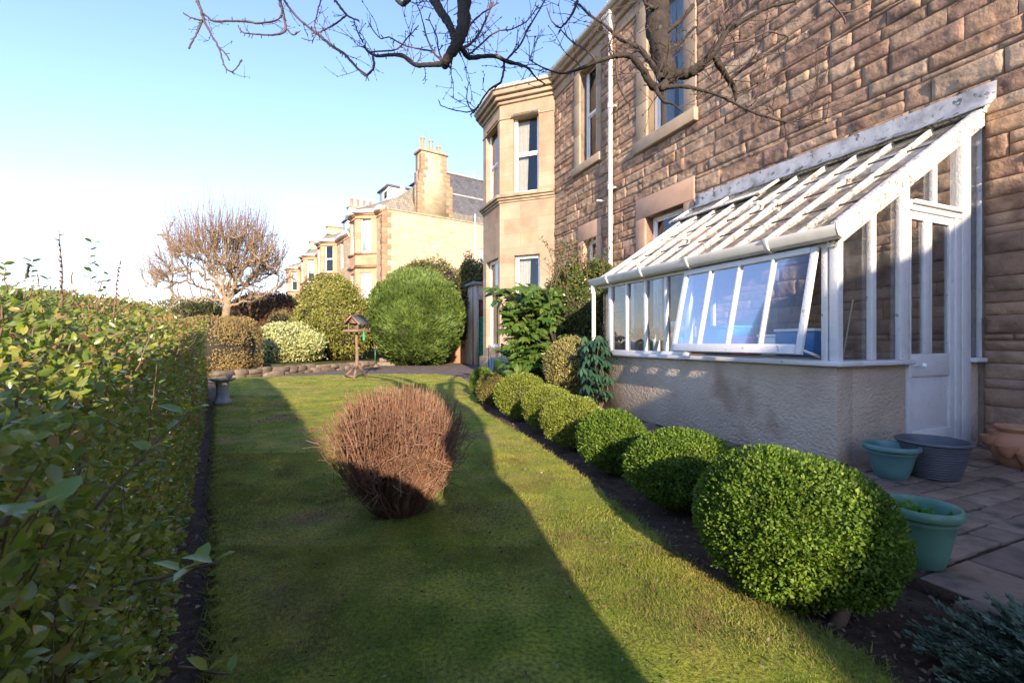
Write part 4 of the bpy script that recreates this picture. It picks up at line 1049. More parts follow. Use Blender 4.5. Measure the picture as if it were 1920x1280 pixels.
BOXB = leafmat('bronzed_box_leaf', [(.14, .12, .03), (.20, .16, .045), (.11, .13, .025), (.24, .20, .06)], .5, .25, nscale=6, vary=.3)
def box_row():
    # (left px, right px, top y, bottom y, distance, leaves, leaf size, material, label)
    rows = [
     (1320, 1600, 868, 1150, 2.05, 30000, .0155, BOX, None),
     (1174, 1384, 806, 972, 3.02, 30000, .0165, BOX, 'medium rounded box bush second from the camera, next to the big double one'),
     (1082, 1211, 770, 902, 3.85, 16000, .020, BOX, 'rounded box bush third from the camera, in front of the conservatory wall'),
     (1013, 1132, 744, 850, 4.75, 15000, .022, BOXY, 'bright yellow-green box bush fourth from the camera'),
     (978, 1078, 724, 812, 5.6, 11000, .024, BOXY, 'smaller yellow-green box bush wedged between two larger ones, fifth from the camera'),
     (927, 1028, 701, 796, 6.5, 12000, .026, BOXY, 'plump sunlit yellow-green box bush near the far end of the row'),
     (893, 950, 701, 770, 7.7, 7000, .028, BOXB, 'bronze-tinged box bush beside the far sunlit one'),
     (880, 928, 690, 745, 9.0, 6000, .028, BOX, 'dark green box bush, farthest of the row by the driveway')]
    for k, (x0, x1, y0, y1, Y, n, lf, m, lab) in enumerate(rows):
        lf *= .85; n = int(n*1.3); rx = (x1-x0)/2/F*Y*.96; rzz = (y1-y0)/2/F*Y; cx = (x0+x1)/2
        zt = CAMZ-(y0-640)/F*(Y+rx*.25); 
        c = A3((cx-960)/F*Y, Y, 0); zb = .03; rzz = (zt-zb)/2; c[2] = zb+rzz
        r = A3(rx*.99, rx*.95, rzz)
        if k == 0:
            # the large one is two grown together
            c = A3(1.145, 2.02, .30); r = A3(.28, .34, .295)
            parts = bush('b', c, r, 58000, .0145, [BOX], 1, .17, 'oval', core=.78, sq=.92, depth=.09, wid=1.25)
            c2 = A3(1.34, 1.98, .285); r2 = A3(.225, .31, .265)
            parts += bush('b', c2, r2, 46000, .0145, [BOX], 7, .17, 'oval', core=.78, sq=.92, depth=.09, wid=1.25)
            parts += bush('b', A3(1.28, 1.95, .31), A3(.22, .33, .285), 30000, .0145, [BOX], 4, .12, 'oval', core=.80, sq=.92, depth=.09, wid=1.25)
            for cc, rr in ((c, r), (c2, r2)):
                nn = 2600; D = rand_dirs(nn); D[:, 2] = np.abs(D[:, 2])-.3; D = unit(D); q0 = cc+D*rr*1.0
                for st_ in (.0, .012, .024, .036):
                    V, f, s = leaf_geo(q0+(unit(D+A3(0, 0, .6)))*st_, D+rng.normal(0, .5, D.shape)+A3(0, 0, .4), rand_dirs(nn), .013*rng.uniform(.8, 1.3, nn), 'oval', 1.1)
                    k_ = (np.arange(nn) % 4 == 0); parts.append((V, f, s, 0))
            base = (1.32, 2.06, .0)
            st = [(np.array([[1.27, 1.80, -.01], [1.28, 1.77, .06], [1.33, 1.85, .17], [1.30, 1.9, .3]]), np.array([.030, .026, .022, .016]))]+stem_fan((1.4, 2.0, .25), (.25, .2, .2), 8, 0, .006)
            shrub('box_bush', 'largest double-lobed clipped box bush nearest the camera by the green pot', 'shrub', parts, [BOX], base, 'clipped box bushes in a row', st)
            continue
        kd = 'oval' if k < 3 else 'diamond'
        parts = bush('b', c, r, n, lf, [m], 3+k*5.1, .17, kd, core=.82, sq=.93, depth=.09, wid=1.2)
        # sprigs standing out of the clipped surface
        nn = n//10; D = rand_dirs(nn); D[:, 2] = np.abs(D[:, 2]); P = c+D*r*rng.uniform(.98, 1.09, (nn, 1))
        V, f, s = leaf_geo(P, D+rng.normal(0, .35, D.shape)+A3(0, 0, .4), rand_dirs(nn), lf*rng.uniform(.8, 1.4, nn), kd, .9); parts.append((V, f, s, 0))
        shrub('box_bush', lab, 'shrub', parts, [m], (c[0], c[1], 0), 'clipped box bushes in a row', stem_fan(c, r, 8))
box_row()

# ------------------------------------------------------------------ red dogwood-like twiggy bush on the lawn
def red_bush():
    base = gp(748, 968); c = base
    tubes = []
    for k in range(1300):
        a = rng.uniform(0, 2*math.pi); q = math.sqrt(rng.uniform(0, 1)); 
        b0 = c+A3(math.cos(a)*q*.10, math.sin(a)*q*.10, 0)
        R_ = .42*q; zt = .81-.21*q**2.6+rng.normal(0, .02)
        if rng.random() < .25: zt *= rng.uniform(.5, .95)
        tip = c+A3(math.cos(a+rng.normal(0, .25))*R_+rng.normal(0, .03), math.sin(a+rng.normal(0, .25))*R_+rng.normal(0, .03), zt)
        mid = b0*.5+tip*.5+A3(math.cos(a), math.sin(a), 0)*.055*q+rng.normal(0, .022, 3)
        t = np.linspace(0, 1, 7)[:, None]; P = (1-t)**2*b0+2*t*(1-t)*mid+t*t*tip+rng.normal(0, .009, (7, 3))*np.array([0, 1, 1, 1, 1, 1, .6])[:, None]
        tubes.append((P, np.linspace(rng.uniform(.0018, .0035), .0013, 7)))
        for _ in range(rng.integers(2, 6)):
            j = rng.integers(3, 6); p = P[j]; d = unit(P[6]-P[3]+rng.normal(0, .38, 3)); L = rng.uniform(.04, .15); e = p+d*L
            if e[2] > .86: continue
            tubes.append((np.array([p, (p+e)/2+rng.normal(0, .004, 3), e]), np.array([.0022, .0018, .0012])))
    t = empty('twiggy_bush', c, 'round-topped bare red-brown twiggy bush standing alone in the lawn', 'shrub')
    tubes = [(P-c, r) for P, r in tubes]
    many_tubes('stems', tubes, M_redstem, 4, t)
    # dark worn earth round its foot
    n = 34; a = np.linspace(0, 2*math.pi, n, endpoint=False); rr = .22*(1+.25*np.sin(3*a+1)+.2*np.sin(5*a))
    V = [(0, 0, .050)]+[(math.cos(x)*q*.85, math.sin(x)*q*.62, .028) for x, q in zip(a, rr)]
    m = MB(); m.add(V, [(0, i+1, (i+1) % n+1) for i in range(n)]); o = m.build('bare_earth', M_soil, smooth=True); o.location = (c[0], c[1], 0); structure(o)
red_bush()

# ------------------------------------------------------------------ privet hedge
HDIR = unit(A3(-.542, .840, 0)); HL = A3(-.840, -.542, 0)
PRIV = leafmat('privet_leaf', [(.14, .22, .035), (.23, .32, .04), (.32, .38, .05), (.17, .26, .06), (.42, .43, .07), (.20, .29, .11), (.46, .42, .10)], .27, .5, nscale=3, vary=.25, spec=.8)
PRIVB = leafmat('bronze_privet_leaf', [(.36, .23, .08), (.44, .28, .11), (.28, .22, .06), (.46, .33, .15), (.36, .17, .09)], .5, .5, nscale=3, vary=.25)
def hedge():
    t0, t1 = -1.35, 11.
    ztop = lambda t: 1.17+.053*np.clip(t, 0, 7)+.42*np.clip((-t-.35)/.3, 0, 1)  # unseen near end raised to throw shade on the lawn before the twiggy bush
    base = tuple(HDIR*1.2+HL*.7)
    G = empty('privet_hedge', (base[0], base[1], 0), 'long privet hedge with bronzed top running along the left side of the lawn', 'hedge')
    parts = []
    def surf(n, ta, tb, size, kind, mi, thick=.10, top_only=False, wid=1., power=1., plo=0.):
        t = ta+(tb-ta)*rng.uniform(0, 1, n)**power
        zt = ztop(t)+.03*fbm(np.stack([t, t*0, t*0], 1), 3, 2.2)
        if top_only:
            p = .20+rng.uniform(0, 1, n)*1.1; z = np.where(p < .75, zt*(.80+.20*np.clip((p-.18)/.57, 0, 1)**.8), zt-.16*np.clip((p-.75)/.5, 0, 2)**1.6)+.02-rng.uniform(0, 1, n)**1.3*.24+.03*(rng.random(n) < .15)
            nrm = A3(0, 0, .7)+rng.normal(0, .85, (n, 3))
        else:
            z = rng.uniform(.02, 1, n)**.9*zt; hh = z/zt
            p = .13+.10*np.clip(hh*1.4, 0, 1)+.5*np.clip((hh-.80)/.20, 0, 1)**1.25+.035*fbm(np.stack([t, z, z*0], 1), 3, 3.)
            p = p+np.abs(rng.normal(0, thick, n)); nrm = -HL+A3(0, 0, 1)*(.5+1.3*np.clip((hh-.55)/.4, 0, 1))[:, None]+rng.normal(0, .55, (n, 3))
        P = HDIR*t[:, None]+HL*p[:, None]+A3(0, 0, 1)*z[:, None]
        dist = np.linalg.norm(P-A3(0, 0, CAMZ), axis=1)
        k = (dist > .36)
        P, nrm, dist, z, zt = P[k], nrm[k], dist[k], z[k], zt[k]
        n = len(P)
        D = -HL*.45+A3(0, 0, .35)+rng.normal(0, .6, (n, 3))
        V, f, s = leaf_geo(P, D, nrm, size*rng.uniform(.6, 1.25, n), kind, wid)
        parts.append((V, f, s, mi))
    surf(19000, .2, 2.4, .029, 'fold', 0, .09, wid=1.1); surf(17000, 2.2, 5, .030, 'oval', 0, .09, wid=1.15); surf(14000, 4.8, 11, .044, 'oval', 0, .08, wid=1.1)
    surf(500, .2, 2.4, .03, 'fold', 1, .05); surf(1500, 2.2, 6, .032, 'oval', 1, .05); surf(3600, 5, 11, .042, 'oval', 1, .05)
    surf(13000, .3, 4, .027, 'fold', 0, .07, True); surf(3200, .3, 4, .026, 'fold', 1, .06, True)
    surf(6000, 4, 11, .040, 'oval', 0, .05, True); surf(9000, 3.2, 11, .036, 'oval', 1, .04, True)
    surf(9500, t0, .3, .04, 'oval', 0, .05, True); surf(6000, t0, .3, .04, 'oval', 0, .06)
    # far end face and near end
    n = 3500; p = rng.uniform(.15, 1.3, n); z = rng.uniform(.02, 1, n)*ztop(11); P = HDIR*(11+rng.normal(0, .05, (n, 1)))+HL*p[:, None]+A3(0, 0, 1)*z[:, None]
    V, f, s = leaf_geo(P, rand_dirs(n), rand_dirs(n), .04, 'oval'); parts.append((V, f, s, 0))
    # opaque twiggy heart of the hedge, built up at the unseen end to block sun
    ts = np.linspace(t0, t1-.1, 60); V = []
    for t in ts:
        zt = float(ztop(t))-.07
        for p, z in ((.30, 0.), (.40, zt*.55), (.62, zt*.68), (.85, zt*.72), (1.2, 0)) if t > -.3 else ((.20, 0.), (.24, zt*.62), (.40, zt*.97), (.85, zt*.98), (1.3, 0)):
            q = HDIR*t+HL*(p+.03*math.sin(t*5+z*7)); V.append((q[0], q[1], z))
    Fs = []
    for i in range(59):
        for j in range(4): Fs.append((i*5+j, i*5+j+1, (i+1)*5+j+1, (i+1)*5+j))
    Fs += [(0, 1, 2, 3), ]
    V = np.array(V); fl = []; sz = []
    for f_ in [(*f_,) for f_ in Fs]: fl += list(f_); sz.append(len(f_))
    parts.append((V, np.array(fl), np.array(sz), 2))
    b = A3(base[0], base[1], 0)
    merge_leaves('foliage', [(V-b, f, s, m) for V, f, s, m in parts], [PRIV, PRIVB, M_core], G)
    # visible twigs
    tw = []
    for _ in range(1000):
        t = .9+10*rng.uniform(0, 1)**1.9; z = rng.uniform(.05, 1.0)*float(ztop(t)); p = .17+.08*z+rng.uniform(0, .12)
        P0 = HDIR*t+HL*p+A3(0, 0, z)
        if np.linalg.norm(P0-A3(0, 0, CAMZ)) < .55: continue
        d = unit(-HL*.35+A3(0, 0, .9)+HDIR*rng.normal(0, .5)+rng.normal(0, .25, 3)); L = rng.uniform(.05, .16)
        z_ = float(ztop(t))*.84; L = min(L, max(.03, z_-z))
        tw.append((np.array([P0-b, P0+d*L*.5+rng.normal(0, .006, 3)-b, P0+d*L-b]), np.array([.0022, .0018, .0011])))
    many_tubes('twigs', tw, M_stalk, 4, G)
    # fresh shoots with pairs of leaves, standing free against the sky
    def shoot(P0, P1, leaves, lsize, mat=0, bare=False, rad=.003):
        P0 = np.asarray(P0); P1 = np.asarray(P1); n = 8; tt = np.linspace(0, 1, n)[:, None]
        P = P0+(P1-P0)*tt+np.cumsum(rng.normal(0, .0025, (n, 3)), 0)
        m = MB(); m.tube(P-b, np.linspace(rad, rad*.45, n), 6, 0); 
        if bare:
            for k in range(14):
                q = P[0]+(P[-1]-P[0])*(k+1)/15; d = unit(rng.normal(0, 1, 3)+A3(0, 0, .6)); m.tube([q-b, q+d*.012-b], [.0035, .0012], 5, 0)
        Vv = np.concatenate(m.v); fl = [i for f in m.f for i in f]; sz = [len(f) for f in m.f]
        prt = [(Vv, np.array(fl), np.array(sz), 1)]
        if leaves:
            q = np.linspace(.45 if leaves > 6 else .6, 1, leaves//2)
            pos = np.repeat(q, 2); PP = P0+(P1-P0)*pos[:, None]; ang = np.repeat(np.arange(leaves//2)*1.6, 2)+np.tile([0, math.pi], leaves//2)
            D = np.stack([np.cos(ang), np.sin(ang), np.full(len(ang), .55)], 1)+rng.normal(0, .15, (len(ang), 3))
            V, f, s = leaf_geo(PP-b, D, np.tile(A3(0, 0, 1), (len(ang), 1))+rng.normal(0, .2, (len(ang), 3)), lsize*rng.uniform(.7, 1.1, len(ang)), 'fold'); prt.append((V, f, s, 0))
        merge_leaves('shoot', prt, [PRIV, M_stalk], G)
    for x0, y0, x1, y1, Y, lv, ls, bare, rad in ((115, 565, 108, 432, 1.35, 0, 0, True, .0032), (212, 590, 222, 486, 1.5, 0, 0, True, .003), (170, 565, 172, 455, 1.7, 12, .034, False, .0018), (182, 572, 184, 500, 1.7, 8, .03, False, .0018),
                              (54, 545, 60, 492, 1.5, 10, .034, False, .0018), (48, 548, 46, 498, 1.5, 2, .03, False, .0015), (192, 575, 201, 515, 1.8, 8, .032, False, .0016), (8, 535, 8, 497, 1.2, 6, .03, False, .002), (283, 585, 284, 565, 2.2, 4, .035, False, .0016),
                              (130, 560, 137, 535, 1.4, 2, .02, False, .0014), (70, 550, 88, 524, 1.4, 4, .03, False, .0015), (150, 565, 120, 530, 1.5, 4, .02, False, .0015)):
        shoot(pt(x0, y0+15, Y), pt(x1, y1, Y), lv, ls, 0, bare, rad)
    for _ in range(14):      # long leaning shoots in the face of the hedge
        t = rng.uniform(1., 5); z = rng.uniform(.45, 1.0)*float(ztop(t)); p = .16; P0 = HDIR*t+HL*p+A3(0, 0, z)
        if np.linalg.norm(P0-A3(0, 0, CAMZ)) < .6: continue
        d = unit(-HL*rng.uniform(.15, .6)+HDIR*rng.uniform(-.2, .6)+A3(0, 0, 1)); L = rng.uniform(.10, .24)
        L = min(L, max(.04, (1.13+.03*t+.05-z)))
        q = P0+d*L
        if (q-A3(0, 0, 0)) @ HL < .06: continue
        shoot(P0, q, 6, .034, 0, False, .0018)
    # soft near sprigs at the left edge of the view
    shoot(pt(-30, 1010, .34), pt(95, 950, .36), 4, .040); shoot(pt(250, 1090, .62), pt(400, 1055, .6), 6, .04); shoot(pt(330, 1250, .8), pt(430, 1260, .78), 4, .04)
    shoot(pt(180, 960, .75), pt(345, 775, .85), 6, .05)
hedge()

# ------------------------------------------------------------------ tree overhead: limbs drop into the top of the view
def overhead_tree():
    base = A3(.68, -1.35, 0); tag_ = 'bare winter tree whose lichened limbs and knobbly twigs hang into the top of the view'
    G = empty('bare_tree', base, tag_, 'tree')
    big = []; tw = []
    def pl(pts):  # list of (x, y, depth, width px)
        P = np.array([pt(x, y, Y) for x, y, Y, w in pts]); r = np.array([w/F*Y/2 for x, y, Y, w in pts]); return P, r
    def smooth(P, r, k=4, jit=.0):
        n = len(P); t = np.linspace(0, n-1, (n-1)*k+1); i = np.clip(t.astype(int), 0, n-2); f = t-i
        Q = []
        for ii, ff in zip(i, f):
            p0 = P[max(ii-1, 0)]; p1 = P[ii]; p2 = P[ii+1]; p3 = P[min(ii+2, n-1)]
            Q.append(.5*((2*p1)+(-p0+p2)*ff+(2*p0-5*p1+4*p2-p3)*ff**2+(-p0+3*p1-3*p2+p3)*ff**3))
        Q = np.array(Q); rr = np.interp(t, np.arange(n), r)
        if jit: Q += rng.normal(0, 1, Q.shape)*(rr*jit)[:, None]; rr = rr*rng.uniform(.88, 1.14, len(rr))
        return Q, rr
    # trunk and the limbs that carry the hanging branches
    tr, rr = smooth(np.array([base+A3(.1, 0, -.1), base+A3(.13, 0, .9), base+A3(.07, .0, 1.7), base+A3(.26, .05, 2.6), base+A3(.2, .2, 3.1)]), np.array([.27, .235, .22, .22, .16]), 6, .05); big.append((tr, rr)); st2, r2_ = smooth(np.array([base+A3(-.03, 0, -.1), base+A3(-.07, .02, .7), base+A3(-.06, .0, 2.0), base+A3(-.35, .1, 3.2), base+A3(-.9, -.3, 4.6)]), np.array([.22, .17, .15, .13, .05]), 9, .10); big.append((st2, r2_))  # second unseen stem added to widen the trunk's shadow over lawn and bush
    topA = pt(868, -60, 2.25); topB = pt(1228, -70, 2.3)
    big.append(smooth(np.array([tr[-1], A3(-.1, .6, 3.5), A3(-.15, 1.6, 3.35), topA]), np.array([.13, .09, .065, .036]), 6, .05))
    big.append(smooth(np.array([tr[-1], A3(.5, .4, 3.6), A3(.75, 1.5, 3.5), topB]), np.array([.14, .10, .08, .055]), 6, .05))
    for a in ((-2.4, 1.0, 4.6), (1.6, -1., 5.2), (-.8, -1.6, 5.4)):
        P, r = smooth(np.array([tr[-1], tr[-1]*.5+A3(*a)*.5+A3(0, 0, .5), A3(*a)]), np.array([.10, .06, .03]), 5, .05); big.append((P, r))
    defs = [
     # (points, is big)
     [(868, -60, 2.25, 28), (871, 20, 2.22, 25), (866, 60, 2.2, 23), (852, 90, 2.18, 20), (838, 112, 2.18, 17), (834, 124, 2.2, 13)],
     [(805, -20, 2.5, 20), (822, 15, 2.4, 17), (842, 45, 2.3, 14), (850, 68, 2.22, 12), (854, 84, 2.2, 10)],
     [(745, 0, 2.6, 9), (757, 8, 2.55, 9), (775, -12, 2.5, 10)],
     [(832, 120, 2.2, 11), (800, 122, 2.25, 8), (779, 122, 2.3, 8), (757, 106, 2.35, 8), (735, 103, 2.4, 6), (706, 105, 2.45, 5), (690, 97, 2.5, 4), (682, 86, 2.5, 3)],
     [(700, 106, 2.45, 5), (700, 127, 2.45, 4.5), (690, 140, 2.45, 4), (683, 143, 2.45, 3)],
     [(533, 2, 3.0, 4), (556, 32, 2.95, 4), (575, 48, 2.9, 4), (597, 65, 2.85, 5), (625, 88, 2.75, 5), (648, 104, 2.65, 5), (668, 126, 2.55, 4.5), (688, 142, 2.45, 4)],
     [(523, -5, 3.0, 6), (529, 18, 3., 5), (536, 52, 3., 4.5), (528, 63, 3., 4), (505, 66, 3.05, 3), (480, 64, 3.1, 3), (455, 61, 3.1, 2.6), (446, 48, 3.1, 2)],
     [(536, 52, 3., 3.5), (548, 65, 3., 3), (560, 60, 3., 2.4)],
     [(378, 22, 3.2, 3), (400, 40, 3.2, 3.5), (430, 40, 3.15, 4), (460, 41, 3.1, 4), (490, 44, 3.1, 3.6), (520, 37, 3.0, 3), (529, 28, 3, 3)],
     [(366, -10, 3.2, 6), (374, 12, 3.2, 5), (380, 32, 3.2, 5), (392, 58, 3.2, 4), (405, 80, 3.2, 3.6), (413, 98, 3.2, 3.4), (420, 122, 3.2, 3), (432, 134, 3.2, 2.6), (443, 128, 3.2, 2.4), (453, 112, 3.2, 3)],
     [(380, 36, 3.2, 4), (372, 56, 3.2, 3.6), (362, 76, 3.2, 3), (354, 92, 3.2, 3.4)], [(378, 38, 3.2, 3.4), (360, 34, 3.2, 2.6), (344, 25, 3.2, 2.6)],
     [(410, 88, 3.2, 3), (425, 104, 3.2, 2.6), (430, 114, 3.2, 3)],
     [(624, -4, 2.8, 5), (636, 12, 2.8, 4.6), (650, 28, 2.8, 4), (664, 36, 2.8, 3), (672, 37, 2.8, 3)], [(650, 28, 2.8, 3.6), (630, 45, 2.8, 3.4), (612, 55, 2.75, 3), (597, 62, 2.75, 2.6)],
     [(664, 40, 2.8, 2.4), (670, 60, 2.7, 2.2), (680, 78, 2.6, 2.2)],
     [(604, -6, 2.8, 3), (596, 20, 2.8, 2.6), (590, 45, 2.8, 2.4), (592, 62, 2.8, 2), (585, 76, 2.8, 1.8), (565, 72, 2.8, 1.6)],
     [(852, 82, 2.18, 12), (866, 92, 2.2, 11), (880, 108, 2.25, 9), (905, 106, 2.3, 8), (930, 106, 2.35, 7), (950, 115, 2.4, 7), (975, 122, 2.45, 6), (990, 128, 2.5, 4), (1005, 146, 2.5, 3), (1022, 158, 2.55, 2)],
     [(945, 114, 2.4, 5), (944, 134, 2.4, 4.6), (938, 155, 2.4, 4.4), (922, 165, 2.4, 4), (910, 178, 2.4, 3.6), (896, 200, 2.42, 3.4), (882, 216, 2.45, 3)],
     [(897, 200, 2.42, 3), (880, 210, 2.5, 2.4), (850, 206, 2.5, 2), (826, 198, 2.5, 1.8)], [(886, 212, 2.45, 2.4), (876, 190, 2.45, 2.2), (876, 170, 2.45, 1.8), (879, 156, 2.45, 1.8)],
     [(950, 112, 2.4, 4), (975, 85, 2.4, 3.6), (990, 55, 2.4, 3.4), (1008, 25, 2.4, 3), (1022, 0, 2.4, 2.6)],
     [(868, 92, 2.2, 6), (885, 80, 2.2, 5), (900, 60, 2.2, 4), (912, 35, 2.25, 3.4), (925, 5, 2.3, 3)], [(872, 60, 2.2, 4), (888, 40, 2.2, 3.6), (905, 25, 2.2, 3), (935, 5, 2.2, 2.4)],
     [(835, 120, 2.2, 5), (815, 100, 2.2, 4), (800, 70, 2.2, 3), (790, 30, 2.2, 2.4), (780, 5, 2.2, 2)], [(810, 96, 2.25, 3.4), (785, 92, 2.3, 3), (755, 84, 2.3, 2.6), (730, 70, 2.35, 2.4), (712, 72, 2.35, 2), (692, 45, 2.35, 2.2)],
     [(690, 98, 2.5, 3.6), (715, 96, 2.45, 3), (745, 92, 2.4, 3), (765, 70, 2.4, 2.4), (785, 48, 2.4, 2)],
     [(830, 118, 2.2, 4), (822, 90, 2.2, 3), (818, 66, 2.2, 2.4), (804, 35, 2.2, 2)], [(878, 104, 2.25, 4), (895, 90, 2.25, 3.4), (930, 60, 2.3, 3), (960, 55, 2.3, 2.4), (990, 38, 2.35, 2.2), (1010, 10, 2.4, 2)],
     # right-hand limb
     [(1228, -70, 2.3, 46), (1233, 0, 2.28, 44), (1232, 40, 2.25, 42), (1236, 80, 2.22, 40), (1244, 115, 2.2, 38), (1252, 145, 2.18, 32), (1256, 158, 2.18, 20)],
     [(1258, 140, 2.18, 22), (1285, 140, 2.15, 19), (1305, 130, 2.12, 16), (1325, 112, 2.1, 15), (1348, 85, 2.1, 12), (1362, 60, 2.1, 11), (1395, 38, 2.1, 8), (1440, 15, 2.1, 7), (1490, 2, 2.1, 5)],
     [(1252, 152, 2.18, 18), (1238, 164, 2.15, 15), (1222, 160, 2.12, 14), (1206, 132, 2.1, 13), (1188, 110, 2.1, 11), (1172, 104, 2.1, 9), (1152, 106, 2.1, 8), (1120, 116, 2.1, 7), (1090, 128, 2.12, 6), (1055, 138, 2.15, 4), (1020, 128, 2.2, 2.6), (992, 112, 2.2, 2)],
     [(1240, 150, 2.15, 14), (1225, 125, 2.2, 11), (1205, 98, 2.25, 10), (1182, 82, 2.3, 8), (1160, 72, 2.35, 6), (1135, 48, 2.4, 4.6), (1105, 28, 2.45, 4), (1086, 8, 2.5, 3.6)],
     [(1082, 2, 2.5, 6), (1074, 24, 2.5, 4.6), (1060, 44, 2.5, 4), (1048, 52, 2.5, 3), (1035, 40, 2.5, 2.4), (1025, 15, 2.5, 2)],
     [(1228, 164, 2.12, 10), (1236, 178, 2.1, 7), (1246, 192, 2.1, 5), (1262, 195, 2.1, 3.4), (1280, 212, 2.1, 2)],
     [(1238, 165, 2.12, 11), (1275, 162, 2.1, 7), (1310, 168, 2.1, 6), (1350, 180, 2.1, 5), (1385, 198, 2.1, 4.4), (1420, 214, 2.1, 4), (1470, 228, 2.1, 3.4), (1495, 225, 2.1, 2.6), (1520, 200, 2.1, 2.2), (1545, 140, 2.1, 1.8)],
     [(1322, 112, 2.1, 10), (1335, 104, 2.12, 10), (1350, 125, 2.15, 11), (1365, 148, 2.18, 10), (1376, 165, 2.2, 8), (1380, 188, 2.2, 4)],
     [(1340, 95, 2.1, 6), (1365, 82, 2.1, 4.6), (1400, 76, 2.1, 4), (1440, 60, 2.1, 3.4), (1460, 64, 2.1, 3), (1478, 70, 2.1, 2.4)],
     [(1360, 60, 2.1, 6), (1350, 35, 2.1, 5), (1370, 10, 2.1, 4)], [(1250, 60, 2.2, 10), (1275, 40, 2.2, 8), (1300, 10, 2.2, 7)], [(1230, 20, 2.2, 8), (1212, 8, 2.2, 6), (1200, -10, 2.2, 5)],
     [(1258, 100, 2.2, 9), (1280, 75, 2.2, 6), (1305, 50, 2.2, 4)], [(1150, 110, 2.1, 4), (1142, 90, 2.12, 3), (1150, 60, 2.15, 2.4), (1146, 30, 2.2, 2)],
     [(1155, 112, 2.1, 5), (1158, 150, 2.1, 4), (1172, 185, 2.12, 3), (1182, 200, 2.15, 2.6), (1178, 215, 2.15, 2)], [(1555, 0, 2.1, 4), (1570, 18, 2.1, 3.6), (1580, 30, 2.1, 3), (1586, 44, 2.1, 3)], [(1575, 24, 2.1, 3), (1600, 20, 2.1, 2.6), (1630, 8, 2.1, 2)],
     [(1120, 116, 2.1, 4), (1100, 95, 2.15, 3.4), (1075, 80, 2.2, 3), (1050, 55, 2.25, 2.4)], [(1470, 228, 2.1, 2.4), (1440, 205, 2.1, 2), (1450, 180, 2.1, 1.8), (1475, 130, 2.1, 1.6)],
     [(1400, 200, 2.1, 2.6), (1425, 165, 2.1, 2.2), (1440, 120, 2.1, 1.8), (1470, 90, 2.1, 1.5)], [(1365, 150, 2.18, 3), (1395, 130, 2.15, 2.4), (1420, 105, 2.1, 2), (1480, 95, 2.1, 1.6), (1500, 60, 2.1, 1.4)],
    ]
    def twig(p, d, L, r, lvl):
        n = max(4, int(L/.025)); P = [p]; q = p.copy(); d = d.copy()
        for _ in range(n-1):
            d = unit(d+rng.normal(0, .16, 3)+A3(0, 0, .05)); q = q+d*L/(n-1); P.append(q.copy())
        P = np.array(P); rads = np.linspace(r, r*.55, n); tw.append((P, rads))
        # bud at the tip
        tw.append((np.array([P[-1], P[-1]+d*.006, P[-1]+d*.013]), np.array([r*.6, r*1.3, r*.2])))
        for _ in range(int(L/.035)):
            j = rng.integers(1, n); dd = unit(d+rng.normal(0, .8, 3)); e = P[j]+dd*rng.uniform(.005, .014)
            tw.append((np.array([P[j], (P[j]+e)/2, e]), np.array([r*.8, r*.9, r*.4])))
        if lvl > 0:
            for _ in range(rng.integers(1, 4)):
                j = rng.integers(1, n); twig(P[j], unit(d+rng.normal(0, .75, 3)+A3(0, 0, .2)), L*rng.uniform(.35, .7), r*.75, lvl-1)
    for dfn in defs:
        P, r = pl(dfn); w0 = max(p[3] for p in dfn); Q, rr = smooth(P, r, 5 if w0 < 12 else 6, .22 if w0 < 9 else .06)
        (big if w0 >= 7 else tw).append((Q, rr))
        tot = np.linalg.norm(np.diff(Q, axis=0), axis=1).sum()
        # spurs and side twigs
        k = int(tot/.05)
        for _ in range(k):
            j = rng.integers(1, len(Q)); T = unit(Q[j]-Q[j-1]); dd = unit(np.cross(T, rand_dirs(1)[0])+T*.5)
            L = rng.uniform(.008, .028); e = Q[j]+dd*(L+rr[j]); tw.append((np.array([Q[j], Q[j]+(e-Q[j])*.6, e]), np.array([.0026, .0028, .0020])))
        heavy = w0 > 10 and dfn[0][0] > 780
        for _ in range(int(tot/(.055 if heavy else .16))):
            j = rng.integers(1, len(Q)); T = unit(Q[j]-Q[j-1]); dd = unit(np.cross(T, rand_dirs(1)[0])+T*.4+A3(0, 0, .35))
            twig(Q[j], dd, rng.uniform(.06, .30 if heavy else .16), .0020, 1)
    b = base
    many_tubes('limbs', [(P-b, r) for P, r in big], M_bark, 12, G); many_tubes('twigs', [(P-b, r) for P, r in tw], M_twig, 5, G)
overhead_tree()

